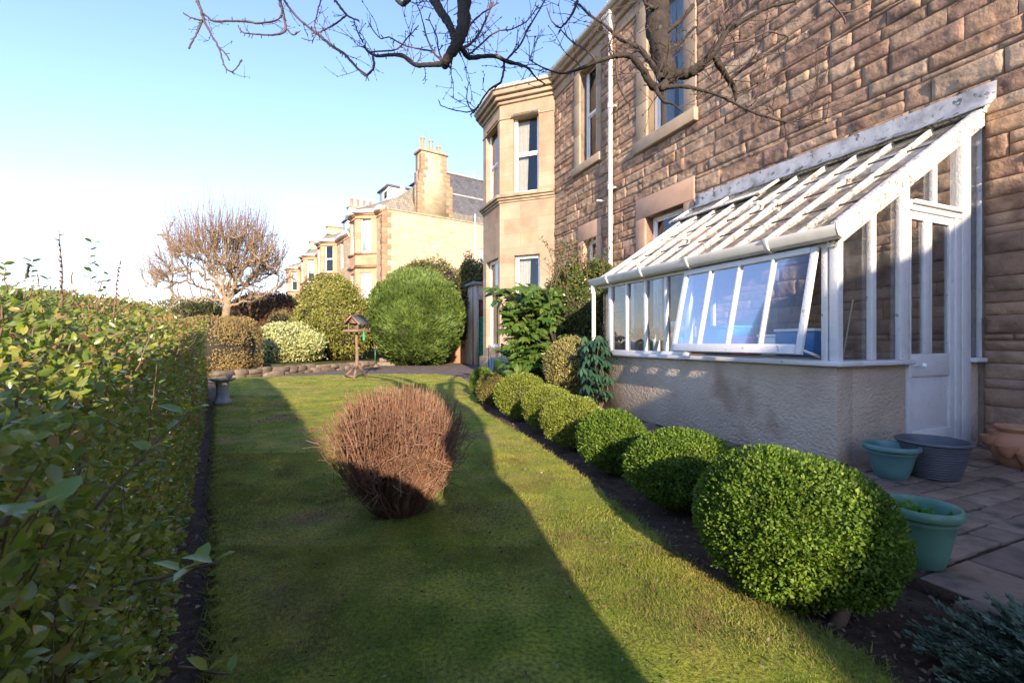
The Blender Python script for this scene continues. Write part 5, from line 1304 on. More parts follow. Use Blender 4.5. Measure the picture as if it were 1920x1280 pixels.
# ------------------------------------------------------------------ pruned tree in the background
def pruned_tree():
    Y = 20.; base = A3(-12.5, Y, .6); base = A3((424-960)/F*Y, Y, .6)
    G = empty('pollarded_tree', base, 'broad bare fruit tree with knobbly limbs and fanned upright shoots beyond the hedge', 'tree')
    big = []; tw = []; shoots = []
    def pp(x, y, dy=0.): v = pt(x, y, Y+dy); return v-base
    def line(pts, r0, r1, k=5, jit=.05):
        P = np.array(pts); n = len(P); t = np.linspace(0, n-1, (n-1)*k+1); Q = np.stack([np.interp(t, np.arange(n), P[:, i]) for i in range(3)], 1)
        Q[1:-1] = (Q[:-2]+Q[1:-1]*2+Q[2:])/4; Q += rng.normal(0, jit, Q.shape); return Q, np.linspace(r0, r1, len(Q))
    trunk = line([pp(424, 640), pp(424, 590), pp(427, 572), pp(424, 556)], .17, .15, 4, .012); big.append(trunk)
    limbs = [[(427, 575), (405, 556), (380, 538), (350, 528), (315, 528), (275, 538)], [(424, 560), (410, 535), (396, 512), (385, 490), (360, 482), (330, 478), (318, 462), (310, 444)],
             [(424, 556), (412, 520), (395, 492), (385, 470), (368, 455), (345, 462), (325, 470)], [(430, 556), (432, 520), (440, 495), (445, 470), (460, 448), (458, 430)], [(430, 560), (445, 530), (455, 505), (475, 488), (500, 478), (522, 470)],
             [(430, 562), (450, 545), (470, 530), (500, 520), (524, 498)], [(427, 560), (425, 525), (412, 495), (404, 470), (402, 445), (395, 430)], [(432, 556), (440, 525), (428, 500), (425, 470), (430, 440)],
             [(428, 575), (450, 566), (480, 558), (515, 545), (530, 535)], [(424, 570), (395, 560), (365, 560), (330, 565)], [(430, 556), (444, 520), (458, 500), (462, 470), (475, 450), (480, 432)],
             [(424, 558), (400, 530), (370, 510), (335, 505), (300, 512), (280, 505)], [(428, 560), (446, 540), (480, 512), (505, 505), (520, 515)]]
    alln = []
    for k, l in enumerate(limbs):
        dy = rng.uniform(-1.9, 1.9); n = len(l); P, r = line([pp(x, y, dy*i/(n-1)) for i, (x, y) in enumerate(l)], .07, .022, 5, .055); big.append((P, r))
        for j in range(4, len(P)): alln.append((P[j], unit(P[j]-P[j-1]), r[j]))
        for _ in range(9):
            j = rng.integers(5, len(P)); d = unit(unit(P[j]-P[j-1])+rng.normal(0, .8, 3)+A3(0, 0, .35)); L = rng.uniform(.4, 1.1); m_ = 6
            Q = [P[j]]; q = P[j].copy()
            for _ in range(m_-1): d = unit(d+rng.normal(0, .3, 3)+A3(0, 0, .1)); q = q+d*L/(m_-1); Q.append(q.copy())
            Q = np.array(Q); big.append((Q, np.linspace(.036, .018, m_)))
            for i in range(1, m_): alln.append((Q[i], d, .02))
    cen = pp(410, 520)
    for _ in range(1500):
        p, d, r = alln[rng.integers(len(alln))]; out = unit((p-cen)*A3(1, 1, .6)+1e-6); 
        hor = abs(p[0]-cen[0]); up = 1.0 if p[2] > cen[2]-.3 else .55
        q = p+rng.normal(0, .03, 3); dd = unit(A3(0, 0, up)+out*rng.uniform(.1, .55)+rng.normal(0, .22, 3)); L = rng.uniform(.35, 1.2) if rng.random() < .6 else rng.uniform(1.2, 2.3)
        if p[2] < cen[2]-.2: L *= .65
        n = 7; Q = [q]
        for _ in range(n-1): dd = unit(dd+A3(0, 0, .10)+rng.normal(0, .05, 3)); q = q+dd*L/(n-1); Q.append(q.copy())
        (shoots if L > .6 else tw).append((np.array(Q), np.linspace(.009, .004, n)))
    AN = np.array([a[0] for a in alln])
    for _ in range(900):
        th = R(rng.uniform(-12, 192)); k_ = rng.uniform(.62, 1.); tx = 400+math.cos(th)*138*k_; ty = 498-math.sin(th)*156*k_*(1. if rng.random() < .5 else .85)
        dyy = rng.uniform(-2.2, 2.2)*math.sqrt(max(.05, 1-abs(math.cos(th))**2*.8)); tip = pp(tx, ty, dyy); org = pp(400+(tx-400)*.82, 520-(520-ty)*.42, dyy*.7)
        i = np.argmin(((AN-org)**2).sum(1)+rng.uniform(0, .3, len(AN))); p = AN[i]; t = np.linspace(0, 1, 7)[:, None]; mid = p*.45+tip*.55+A3(np.sign(tip[0]-p[0])*.08, 0, -.12)
        if np.linalg.norm(tip-p) > 3.4: continue
        Q = (1-t)**2*p+2*t*(1-t)*mid+t*t*tip+rng.normal(0, .012, (7, 3)); shoots.append((Q, np.linspace(.009, .0035, 7)))
    for _ in range(1500):
        p, d, r = alln[rng.integers(len(alln))]; dd = unit(rng.normal(0, 1, 3)+A3(0, 0, -.1)); L = rng.uniform(.15, .6); n = 5; Q = [p]; q = p.copy()
        for _ in range(n-1): dd = unit(dd+rng.normal(0, .3, 3)); q = q+dd*L/(n-1); Q.append(q.copy())
        tw.append((np.array(Q), np.linspace(.012, .005, n)))
    many_tubes('trunk', [big[0]], M_tbark, 10, G); many_tubes('limbs', big[1:], M_tbark, 6, G); many_tubes('twigs', tw, M_tbark, 3, G); many_tubes('shoots', shoots, M_shoot, 3, G)
pruned_tree()

# ------------------------------------------------------------------ shrubs beyond and beside
def shrubs():
    def S(name, label, x0, x1, y0, y1, Y, n, lf, mats, kind='oval', lump=.16, z0=None, deep=None, up=.3, sq=1., core=.85, depth=.14, fr=2.2, wid=1., stems=12, seed=None, lobes=1):
        cx = (x0+x1)/2; zt = pt(cx, y0, Y)[2]; zb = pt(cx, y1, Y)[2] if z0 is None else z0; rx = (x1-x0)/2/F*Y
        c = A3((cx-960)/F*Y, Y, (zt+zb)/2); r = A3(rx, deep or rx*.9, (zt-zb)/2)
        parts = bush('x', c, r, n, lf, mats, seed if seed is not None else x0*.37, lump, kind, up, sq, core, depth, wid, fr, zmin=-.2)
        for _ in range(lobes-1):
            D = rand_dirs(1)[0]; D[1] = -abs(D[1]); cc = c+D*r*.62; rr = r*rng.uniform(.35, .5)
            parts += bush('x', cc, rr, n//4, lf, mats, rng.uniform(0, 99), lump, kind, up, 1., core, depth, wid, fr, zmin=-.2)
        b = (c[0], c[1], min(zb, .6) if zb > 0 else 0)
        return shrub(name, label, 'shrub', parts, mats, b, None, stem_fan(c, r, stems, b[2], .03) if stems else None)
    pieris = leafmat('pieris_leaf', [(.13, .16, .03), (.20, .23, .035), (.27, .29, .06), (.16, .21, .03), (.36, .25, .11), (.22, .26, .045)], .4, .3, nscale=1.5)
    cream = leafmat('cream_variegated_leaf', [(.42, .44, .17), (.55, .55, .27), (.24, .32, .07), (.60, .60, .34), (.48, .50, .2)], .5, .3, nscale=1.5, vary=.2)
    brown = leafmat('brown_twiggy_leaf', [(.13, .065, .035), (.19, .10, .055), (.10, .055, .032), (.24, .14, .08)], .7, .15, nscale=1.5)
    tan = leafmat('tan_hedge_leaf', [(.26, .19, .07), (.32, .23, .10), (.22, .19, .06), (.28, .17, .09)], .6, .2, nscale=1.5)
    olive = leafmat('olive_leaf', [(.11, .13, .03), (.16, .18, .04), (.20, .19, .06), (.09, .11, .03)], .5, .25, nscale=1.2)
    dark = leafmat('dark_laurel_leaf', [(.06, .09, .02), (.10, .13, .028), (.18, .13, .05), (.08, .10, .025), (.24, .17, .08)], .4, .25, nscale=1.)
    cyp = leafmat('cypress_spray', [(.055, .10, .018), (.08, .14, .025), (.12, .18, .035), (.07, .12, .022), (.15, .20, .05)], .6, .2, nscale=1.6, vary=.4)
    var = leafmat('variegated_dome_leaf', [(.16, .17, .04), (.26, .24, .08), (.38, .34, .14), (.12, .13, .03), (.30, .22, .07), (.20, .20, .05)], .45, .2, nscale=6)
    rhod = leafmat('rhododendron_leaf', [(.03, .075, .045), (.045, .10, .06), (.06, .12, .065)], .3, .15)
    fats = leafmat('fatsia_leaf', [(.035, .08, .015), (.06, .12, .02), (.10, .17, .03), (.05, .10, .018), (.14, .18, .04)], .38, .22)
    S('flowering_shrub', 'cream and yellow variegated low shrub above the stone edging', 463, 602, 606, 692, 18., 16000, .085, [cream], lump=.25, z0=.05, lobes=5, deep=1.3, fr=3)
    S('pieris_bush', 'tall yellow-green pieris bush with orange tips behind the bird table', 560, 695, 525, 684, 20.2, 26000, .085, [pieris], lump=.3, z0=.15, lobes=8, deep=1.6, fr=3)
    S('feathery_bush', 'pale olive feathery bush rising behind the pieris in front of the row houses', 556, 650, 517, 640, 26., 14000, .09, [olive], lump=.25, z0=.6, lobes=3)
    S('brown_bush', 'low reddish-brown bush between the pieris and the round conifer', 672, 712, 560, 660, 23., 5000, .08, [brown], z0=.6, lump=.2)
    S('beech_bush', 'dark brown twiggy hedge bush under the pruned tree', 425, 568, 545, 660, 24., 16000, .10, [brown], lump=.22, z0=.6, lobes=5, deep=1.)
    S('green_bush', 'clipped green bush low behind the main hedge, left of the tree trunk', 305, 440, 557, 640, 27., 12000, .11, [olive], lump=.12, z0=.6, sq=.7)
    S('russet_bush', 'lighter russet shrub in front of the dark brown hedge bush', 500, 556, 580, 640, 23., 4000, .07, [tan], z0=.6, lump=.2)
    S('laurel', 'dark evergreen laurel behind the round conifer', 745, 880, 484, 640, 25., 15000, .12, [dark], lump=.25, z0=.6, lobes=6, deep=2)
    S('shrub_tree', 'tall bronze-leaved shrub beside the flat-roofed garage', 850, 925, 486, 660, 23.5, 12000, .11, [dark], lump=.28, z0=.4, lobes=4, deep=1.3, stems=20)
    # clipped tan hedge end behind the main hedge
    b = pt(432, 640, 14.2); parts = bush('x', A3(b[0]-.3, 14.3, .92), A3(.98, .9, .96), 22000, .05, [tan, brown], 3, .06, 'oval', sq=.55, core=.9, depth=.08)
    shrub('beech_hedge', 'clipped russet beech hedge end beyond the privet hedge', 'hedge', parts, [tan], (b[0]-.3, 14.3, 0), None, stem_fan((b[0]-.3, 14.3, .8), (.6, .6, .8), 14, 0, .015))
    # big round conifer
    Y = 21.; c = pt(781, 600, Y); r = A3(2.12, 2.0, 2.15); c[2] = 2.17
    n = 64000; D = rand_dirs(n); rad = 1+.14*fbm(D*2.2+4, 3, 1.5)+.09*fbm(D*7, 2, 1.5); P = c+D*r*(rad*(1-np.abs(rng.normal(0, .05, n))))[:, None]; P[:, 2] = np.maximum(P[:, 2], .05)
    dv = D*.75+A3(0, 0, 1.0)+np.stack([fbm(P, 2, 1.1), fbm(P+9, 2, 1.1), fbm(P+19, 2, 1.1)*.5], 1)*1.1+rng.normal(0, .22, P.shape)
    V, f, s = leaf_geo(P, dv, D+rng.normal(0, .5, P.shape), rng.uniform(.09, .20, n), 'spray', 1.5)
    k = ellipsoid_core(c, r, 2, .93); k[0][:, 2] = np.maximum(k[0][:, 2], .02)
    shrub('conifer', 'big rounded feathery green conifer beside the garden steps', 'tree', [(V, f, s, 0), (*k, 1)], [cyp], (c[0], c[1], 0), None, [(np.array([[c[0], c[1], 0], [c[0], c[1], 2.]]), np.array([.16, .1]))])
    # by the house: speckled dome, rhododendron, fan-leaved shrub, dark climber
    Y = 7.5; c = pt(1072, 686, Y); r = A3(.46, .45, .47)
    parts = bush('x', c, r, 16000, .030, [var], 2, .05, 'oval', core=.88, depth=.06, wid=1.1); shrub('dome_bush', 'clipped golden-speckled dome bush beside the conservatory corner', 'shrub', parts, [var], (c[0], c[1], 0), None, stem_fan(c, r, 14, 0, .02))
    # rhododendron whorls
    Pw = []; Dw = []; Nw = []; st = []; b0 = pt(1118, 760, 6.6); b0[2] = 0
    for _ in range(75):
        tip = pt(rng.uniform(1092, 1140), rng.uniform(628, 742), rng.uniform(6.3, 7.0)); (rng.random() < .2) and st.append((np.array([b0+rng.normal(0, .02, 3)*A3(1, 1, 0)+A3(.1, .2, 0), (b0+tip)/2+rng.normal(0, .05, 3)+A3(.05, .15, 0), tip]), np.array([.009, .007, .004])))
        for a in np.linspace(0, 2*math.pi, 9, endpoint=False)+rng.uniform(0, 1): Pw.append(tip); Dw.append((math.cos(a), math.sin(a), -.75+rng.normal(0, .25))); Nw.append((0, 0, 1))
    V, f, s = leaf_geo(np.array(Pw), np.array(Dw), np.array(Nw, float), rng.uniform(.11, .19, len(Pw)), 'long', 1.35)
    shrub('rhododendron', 'rhododendron with drooping blue-green leaves at the conservatory downpipe', 'shrub', [(V, f, s, 0)], [rhod], tuple(b0), None, st)
    # fan-leaved evergreen
    Pw = []; Dw = []; Nw = []; st = []; b0 = pt(1030, 700, 9.0); b0[2] = 0; n = 520
    for _ in range(n):
        y = rng.uniform(536, 700); q = (y-536)/164
        x = rng.normal(985 if q > .35 else 990, 26 if q > .4 else 34); x = min(max(x, 930+8*math.sin(y*.09)), 1045)
        if q > .2 and x < 945+10*math.sin(y*.2): x += 25
        if .42 < q and 945 < x < 975 and rng.random() < .5: continue
        tip = pt(x, y, rng.uniform(8.5, 9.4)); 
        if rng.random() < .2: st.append((np.array([b0+rng.normal(0, .03, 3)*A3(1, 1, 0), (b0+tip)/2+A3(.15, 0, .25), tip]), np.array([.03, .018, .008])))
        dn = unit(rng.normal(0, .9, 3)+A3(-.25, -.5, .1)); dr = rng.uniform(.1, 1.1)
        for a in np.linspace(-1.25, 1.25, 7):
            base_d = unit(dn+A3(0, 0, -dr)); side = unit(np.cross(dn, A3(0, 0, 1))); Pw.append(tip); Dw.append(base_d*math.cos(a)+side*math.sin(a)); Nw.append(A3(0, -.6, .8)+rng.normal(0, .35, 3))
    V, f, s = leaf_geo(np.array(Pw), np.array(Dw), np.array(Nw), rng.uniform(.14, .25, len(Pw)), 'long', 1.5)
    shrub('fan_leaved_shrub', 'bright green shrub with drooping fan-shaped leaves in front of the bay', 'shrub', [(V, f, s, 0)], [fats], tuple(b0), None, st, M_bark)
    mixd = leafmat('dark_garden_leaf', [(.04, .085, .018), (.07, .12, .025), (.13, .14, .035), (.055, .10, .02), (.20, .15, .05)], .35, .25, nscale=2.5)
    parts = []
    for k, (x, y, rx, ry) in enumerate(((1080, 600, 52, 62), (1110, 560, 36, 50), (1050, 570, 34, 50), (1120, 530, 30, 40), (1072, 530, 24, 36), (1090, 650, 50, 50))):
        Y = 9.6+rng.normal(0, .2); c = pt(x, y, Y); r = A3(rx/F*Y, .5, ry/F*Y); parts += bush('x', c, r, 5500, .055, [mixd], k*7., .25, 'oval', core=.75, depth=.2, fr=3)
    tw = []; Pl = []
    for _ in range(120):
        p0 = pt(rng.uniform(1040, 1135), rng.uniform(500, 600), 9.6+rng.normal(0, .2)); d = unit(A3(rng.normal(.1, .5), 0, 1)+rng.normal(0, .2, 3)); L = rng.uniform(.25, .85); P = np.array([p0, p0+d*L*.5+rng.normal(0, .03, 3), p0+d*L+rng.normal(0, .05, 3)]); tw.append((P, np.array([.008, .006, .003])))
        for q in rng.uniform(.2, 1, 22): Pl.append(p0+d*L*q+rng.normal(0, .025, 3))
    for _ in range(40):      # feathery sprays against the pipe
        p0 = pt(rng.uniform(1128, 1165), rng.uniform(540, 590), 9.3); d = unit(A3(rng.normal(0.1, .35), 0, 1)); L = rng.uniform(.3, .75); tw.append((np.array([p0, p0+d*L*.5, p0+d*L]), np.array([.006, .005, .002])))
        for q in rng.uniform(.1, 1, 30): Pl.append(p0+d*L*q+rng.normal(0, .03, 3))
    Pl = np.array(Pl); V, f, s = leaf_geo(Pl, rand_dirs(len(Pl))+A3(0, 0, .4), rand_dirs(len(Pl)), rng.uniform(.03, .06, len(Pl)), 'oval'); parts.append((V, f, s, 0))
    b = pt(1085, 700, 9.6); b[2] = 0
    shrub('evergreen_shrub', 'tall dark evergreen shrub with loose upright sprays against the house wall', 'shrub', parts, [mixd], tuple(b), None, tw+[(np.array([b, b+A3(0, 0, .8), b+A3(.1, 0, 1.8)]), np.array([.06, .05, .03]))])
    # tufts of strappy yellow-green plants by the end of the box row
    for k, (x, y, Y, h, lab) in enumerate(((934, 694, 11.5, .40, 'spiky yellow-green clump in front of the hose reel'), (1003, 702, 10., .35, 'low grassy clump behind the far box bushes'))):
        p = pt(x, y+12, Y); p[2] = 0.02; n = 130; D = rng.normal(0, .45, (n, 3)); D[:, 2] = 1
        V, f, s = leaf_geo(rng.normal(0, .07, (n, 3))*A3(1, 1, 0), D, rand_dirs(n), h*rng.uniform(.5, 1.1, n), 'long', .6); o = merge_leaves('grassy_plant', [(V, f, s, 0)], [leafmat('strap_leaf', [(.16, .24, .03), (.24, .30, .05), (.12, .2, .03)])]); o.location = p; tag(o, lab, 'plant')
    # prostrate juniper
    jun = leafmat('juniper_spray', [(.08, .13, .085), (.11, .17, .12), (.07, .11, .06), (.14, .19, .13), (.10, .15, .07)], .6, .2, nscale=5)
    V_ = []; c0 = A3(1.80, 1.40, -.03); st = []; Pw = []; Dw = []; Nw = []
    for _ in range(260):
        a = rng.uniform(0, 2*math.pi); q = math.sqrt(rng.uniform(.05, 1)); s0 = c0+A3(math.cos(a)*q*.34, math.sin(a)*q*.24, .02+.13*(1-q)+rng.uniform(0, .05)); d = unit(A3(math.cos(a), math.sin(a), .16)+rng.normal(0, .35, 3)+A3(-.3, .3, 0)); L = rng.uniform(.10, .20)
        st.append((np.array([s0-d*.05, s0+d*L*.5, s0+d*L]), np.array([.003, .0025, .001]))); sd = unit(np.cross(d, A3(0, 0, 1)))
        for i in range(120):
            t = rng.uniform(0, 1); w = (1-t)*.05*rng.uniform(0, 1); sg = 1 if i % 2 else -1; Pw.append(s0+d*L*t+sd*sg*w+rng.normal(0, .003, 3)); Dw.append(d+sd*sg*.7+rng.normal(0, .25, 3)+A3(0, 0, .25)); Nw.append(A3(0, 0, 1)+rng.normal(0, .5, 3))
    V, f, s = leaf_geo(np.array(Pw), np.array(Dw), np.array(Nw), rng.uniform(.012, .024, len(Pw)), 'spray', 1.9)
    shrub('juniper', 'low blue-green spreading juniper in the near right corner', 'shrub', [(V, f, s, 0)], [jun], tuple(c0), None, st, M_core)
shrubs()

# ------------------------------------------------------------------ garden things
def garden_things():
    wood = plain('weathered_wood', (.20, .125, .085), .8, vary=.3, nscale=14, bump=.3); slate = plain('felt_roof', (.06, .062, .07), .8)
    Y = 13.6; b = gp(669, 709); b = A3((669-960)/F*Y, Y, .03)
    T = empty('bird_table', b, 'wooden bird table with a small pitched roof and splayed rustic feet on the lawn', 'bird table', rz=R(-22))
    p = MB(); p.tube([(0, 0, .30), (.01, 0, .7), (-.01, .0, 1.12), (0, 0, 1.36)], [.055, .045, .042, .045], 10); p.build('post', wood, T, smooth=True, auto=True)
    for a, L in ((195, .42), (300, .42), (60, .34)):
        l = MB(); d = A3(math.cos(R(a)), math.sin(R(a)), 0); l.tube([A3(0, 0, .42), d*L*.45+A3(0, 0, .20), d*L+A3(0, 0, -.01)], [.045, .038, .036], 8); l.build('leg', wood, T, smooth=True, auto=True)
    cb = MB(); cb.tube([A3(-.36, -.10, .06), A3(.2, -.32, .05)], .03, 8); cb.build('brace', wood, T, smooth=True)
    t = MB(); t.box(W, -.27, .27, -.25, .25, 1.36, 1.385)
    for x0, x1, y0, y1 in ((-.28, .28, -.27, -.251), (-.28, .28, .251, .27), (-.28, -.262, -.25, .25), (.262, .28, -.25, .25)): t.box(W, x0, x1, y0, y1, 1.35, 1.42)
    t.build('tray', wood, T, bevel=.003)
    h = MB()
    for x in (-.17, .17):
        for y in (-.15, .15): h.box(W, x-.018, x+.018, y-.018, y+.018, 1.386, 1.60)
    h.prism(frame((0, 0, 0), (1, 0, 0)), [(-.2, 1.60), (.2, 1.60), (0, 1.80)], -.17, -.155); h.prism(frame((0, 0, 0), (1, 0, 0)), [(-.2, 1.60), (.2, 1.60), (0, 1.80)], .155, .17)
    h.box(W, -.13, .13, .0, .015, 1.386, 1.60); h.build('frame', wood, T)
    r = MB()
    for sx in (-1, 1): r.hexa([(0, -.24, 1.83), (0, .24, 1.83), (sx*.30, .24, 1.56), (sx*.30, -.24, 1.56), (0, -.24, 1.85), (0, .24, 1.85), (sx*.31, .24, 1.58), (sx*.31, -.24, 1.58)])
    r.build('roof', slate, T); 
    bg = MB(); 
    for sx in (-1, 1): bg.hexa([(0, -.255, 1.79), (0, -.241, 1.79), (sx*.30, -.241, 1.53), (sx*.30, -.255, 1.53), (0, -.255, 1.855), (0, -.241, 1.855), (sx*.315, -.241, 1.585), (sx*.315, -.255, 1.585)])
    bg.build('bargeboard', plain('red_brown_wood', (.24, .12, .08), .7), T)
    fd = MB(); fd.tube([(.30, -.05, 1.10), (.30, -.05, 1.34)], .035, 10); fd.tube([(.30, -.05, 1.34), (.28, -.05, 1.40)], .005, 6); o = fd.build('bird_feeder', plain('green_feeder', (.02, .28, .12), .4), smooth=True, auto=True)
    o.location = b; o.rotation_euler = (0, 0, R(-22)); tag(o, 'green tube feeder hanging from the right side of the bird table', 'bird feeder')
    # bird bath with a stone bird
    stone = rock('grey_cast_stone', [(.30, .29, .27), (.38, .37, .35)], island=False, nscale=8, bump=.4)
    b = A3((417-960)/F*7.9, 7.9, .03); B = empty('bird_bath', b, 'grey cast-stone bird bath at the far end of the hedge', 'bird bath')
    m = MB(); m.lathe([(.001, 0), (.13, 0), (.14, .02), (.135, .05), (.11, .08), (.095, .14), (.09, .22), (.095, .32), (.11, .36), (.001, .36)], seg=28); Vv = m.v[0]; Vv[:, :2] *= (1+.05*np.sin(np.arctan2(Vv[:, 1], Vv[:, 0])*6))[:, None]; m.build('pedestal', stone, B, smooth=True, auto=True)
    m = MB(); m.lathe([(.001, .361), (.06, .361), (.14, .385), (.20, .42), (.205, .435), (.19, .435), (.13, .41), (.001, .40)], seg=32); Vv = m.v[0]; Vv[:, :2] *= (1+.04*np.sin(np.arctan2(Vv[:, 1], Vv[:, 0])*8))[:, None]; m.build('bowl', stone, B, smooth=True, auto=True)
    # the little bird: body, head, beak, tail in one skin
    prof = [(-.075, .002, .03), (-.05, .014, .018), (-.02, .028, .008), (.01, .032, .0), (.035, .026, .012), (.045, .019, .03), (.055, .020, .045), (.068, .014, .05), (.08, .005, .048), (.092, .001, .046)]
    q = MB(); P = np.array([(x, 0, z+.03) for x, r_, z in prof]); q.tube(P, [r_ for _, r_, _ in prof], 12); o = q.build('stone_bird', stone, smooth=True); o.location = b+A3(.14, -.03, .425); o.rotation_euler = (0, 0, R(160)); tag(o, 'small stone bird perched on the rim of the bird bath', 'ornament')
    # low rubble edging along the drive, one wall of many stones
    A_ = gp(408, 713); B_ = gp(700, 688.5); Vs = []; Fs = []; n = 0; L = np.linalg.norm(B_-A_); e = unit(B_-A_); nr = A3(e[1], -e[0], 0)
    for row in range(2):
        x = rng.uniform(-.2, 0)
        while x < L:
            w = rng.uniform(.3, .75); h = rng.uniform(.10, .18); c = A_+e*(x+w/2)+nr*rng.normal(0, .03)+A3(0, 0, .08+row*.13-.02); n1 = 8
            D = []
            for i in range(n1):
                th = math.pi*i/(n1-1)
                for j in range(12): ph = 2*math.pi*j/12; v = A3(math.sin(th)*math.cos(ph), math.sin(th)*math.sin(ph), math.cos(th)); D.append(np.sign(v)*np.abs(v)**.42)
            D = np.array(D); D *= (1+.28*fbm(D+x*7+row, 2, 1.7))[:, None]; V = c+e*(D[:, :1]*w*.56)+nr*(D[:, 1:2]*.17)+A3(0, 0, 1)*(D[:, 2:]*h*.66)
            Vs.append(V); Fs.append(np.array([(i*12+j, (i+1)*12+j, (i+1)*12+(j+1) % 12, i*12+(j+1) % 12) for i in range(n1-1) for j in range(12)])+n); n += len(V); x += w
    V = np.concatenate(Vs); Fq = np.concatenate(Fs); loc = (A_+B_)/2; o = link('stone_edging_wall', raw_mesh('stone_edging_wall', V-loc, Fq.ravel(), np.full(len(Fq), 4), M_rubble, smooth=True)); o.location = loc
    tag(o, 'low rubble retaining wall between the driveway and the shrub border', 'stone wall')
    # steps with green handrail
    s0 = A3(-6.05, 20.6, 0); S_ = empty('garden_steps', s0, 'worn stone steps climbing beside the round conifer', 'steps', rz=R(2))
    for k in range(4):
        m = MB(); m.box(W, 0, 1.35, k*.36, k*.36+.8, k*.17-.01 if k == 0 else k*.17+.001, (k+1)*.17); m.build('step', M_rubble, S_, bevel=.015)
    hr = empty('handrail', s0+A3(-.12, 0, 0), 'green metal handrail on the left of the garden steps', 'handrail', rz=R(2))
    gm = plain('dark_green_metal', (.01, .13, .07), .4)
    for k, (y, z) in enumerate(((.1, 0), (1.35, .6))): m = MB(); m.tube([(0, y, z), (0, y, z+.95)], .03, 8); m.build('post', gm, hr, smooth=True)
    m = MB(); m.tube([(0, .05, .93), (0, 1.4, 1.55)], .025, 8); m.build('rail', gm, hr, smooth=True)
    # pinkish garden wall and gate pier right of the conifer
    m = MB(); q0 = pt(828, 640, 24.); q1 = pt(893, 640, 22.6); f = frame((q0[0], q0[1], 0), (q1-q0)*A3(1, 1, 0)); LL = np.linalg.norm((q1-q0)[:2])
    m.box(f, 0, LL*.45, -.1, .1, -.02, 1.05); m.box(f, LL*.45, LL*.75, -.16, .16, -.02, 1.25); m.box(f, LL*.75, LL, -.1, .1, -.02, 1.1)
    o = m.build('garden_wall', M_nbred, bevel=.01, loc=(q0[0], q0[1], 0)); tag(o, 'reddish stone garden wall with a buff pier between the conifer and the garage', 'garden wall')
    # garage with flat roof and green door
    g0 = pt(889.5, 640, 21.5); Gd = empty('garage', (g0[0], g0[1], 0), 'cream flat-roofed garage with green door behind the bay', 'garage', rz=HA)
    rend = plain('cream_render', (.50, .42, .33), .85, bump=.3)
    m = MB(); fA = frame((0, 0, 0), (1, 0, 0)); zt = pt(890, 528, 21.5)[2]
    # front faces the camera: x to the right
    m.box(fA, 0, .22, 0, .3, -.02, zt-.15); m.box(fA, .22, 3.6, 0, .3, zt-.85, zt-.15); m.box(fA, 3.4, 3.6, 0, .3, -.02, zt-.86); m.box(fA, 0, .2, .31, 6, -.02, zt-.15); m.build('wall', rend, Gd)
    m = MB(); m.box(fA, -.12, 3.75, -.12, 6.1, zt-.149, zt); m.build('roof', plain('grey_roof_edge', (.22, .22, .22), .7), Gd, bevel=.02)
    m = MB(); zh = zt-.86; m.box(fA, .24, 3.38, .10, .14, zh-.75, zh-.0); m.build('door_head', plain('dark_red_board', (.12, .045, .03), .7), Gd)
    m = MB()
    for k in range(18): z = .02+k*(zh-.77)/18; m.box(fA, .24, 3.38, .10, .13, z, z+(zh-.77)/18-.012)
    m.box(fA, .24, 3.38, .131, .15, 0, zh-.76); m.build('door', M_green_door, Gd)
    # hose reel
    r0 = pt(931, 697, 13.0); r0[2] = .02; Hs = empty('hose_reel', r0, 'hose reel on a wire frame with green hose at the foot of the bay', 'hose reel', rz=R(20))
    m = MB(); rr = .17
    for k in range(11):
        a = np.linspace(0, 2*math.pi, 26); q = rr*(.75+.12*(k % 3)); x = -.12+.024*k; m.tube(np.stack([np.full(26, x), q*np.cos(a), .42+q*np.sin(a)], 1), .012, 6, caps=False)
    m.build('hose', plain('lime_hose', (.35, .50, .05), .5), Hs, smooth=True)
    for x in (-.16, .16):
        m = MB(); m.lathe([(.001, -.008), (.22, -.008), (.23, 0), (.22, .008), (.001, .008)], seg=28); Vv = m.v[0][:, [2, 0, 1]]+A3(x, 0, .42); k2 = MB(); k2.add(Vv, m.f); k2.build('side_disc', plain('blue_plastic', (.10, .28, .45), .4), Hs, smooth=True, auto=True)
        m = MB(); m.tube([(x*1.2, -.22, 0), (x*1.2, -.02, .5), (x*1.2, .0, .95), (x*1.2, .12, .98), (x*1.2, .16, 0)], .012, 6); m.build('stand', plain('grey_tube', (.35, .37, .38), .35, metal=.6), Hs, smooth=True)
    m = MB(); a = np.linspace(.2, 5., 30); m.tube(np.stack([.22+.12*np.cos(a), -.12+.05*a*0+.0*a, .35+.25*np.sin(a)], 1), .011, 6); m.build('loose_hose', plain('yellow_hose', (.5, .45, .15), .5), Hs, smooth=True)
    # street lamp beyond
    Y = 36.; b = pt(322, 640, Y); b[2] = .0; m = MB(); zt = pt(322, 441, Y)[2]
    m.tube([(0, 0, 0), (0, 0, 2.5), (0, 0, 5), (-.02, 0, zt-.3), (-.25, 0, zt-.05), (-.5, 0, zt)], [.16, .14, .09, .07, .05, .04], 10)
    L_ = empty('street_lamp', b, 'grey street lamp post seen through the pruned tree', 'street lamp'); m.build('post', plain('grey_post', (.35, .33, .30), .5), L_, smooth=True)
    m = MB(); m.hexa([(-1.15, -.12, zt-.02), (-.45, -.1, zt-.05), (-.45, .1, zt-.05), (-1.15, .12, zt-.02), (-1.1, -.08, zt+.1), (-.48, -.08, zt+.1), (-.48, .08, zt+.1), (-1.1, .08, zt+.1)]); m.build('lamp_head', plain('dark_head', (.12, .12, .12), .5), L_, bevel=.02)
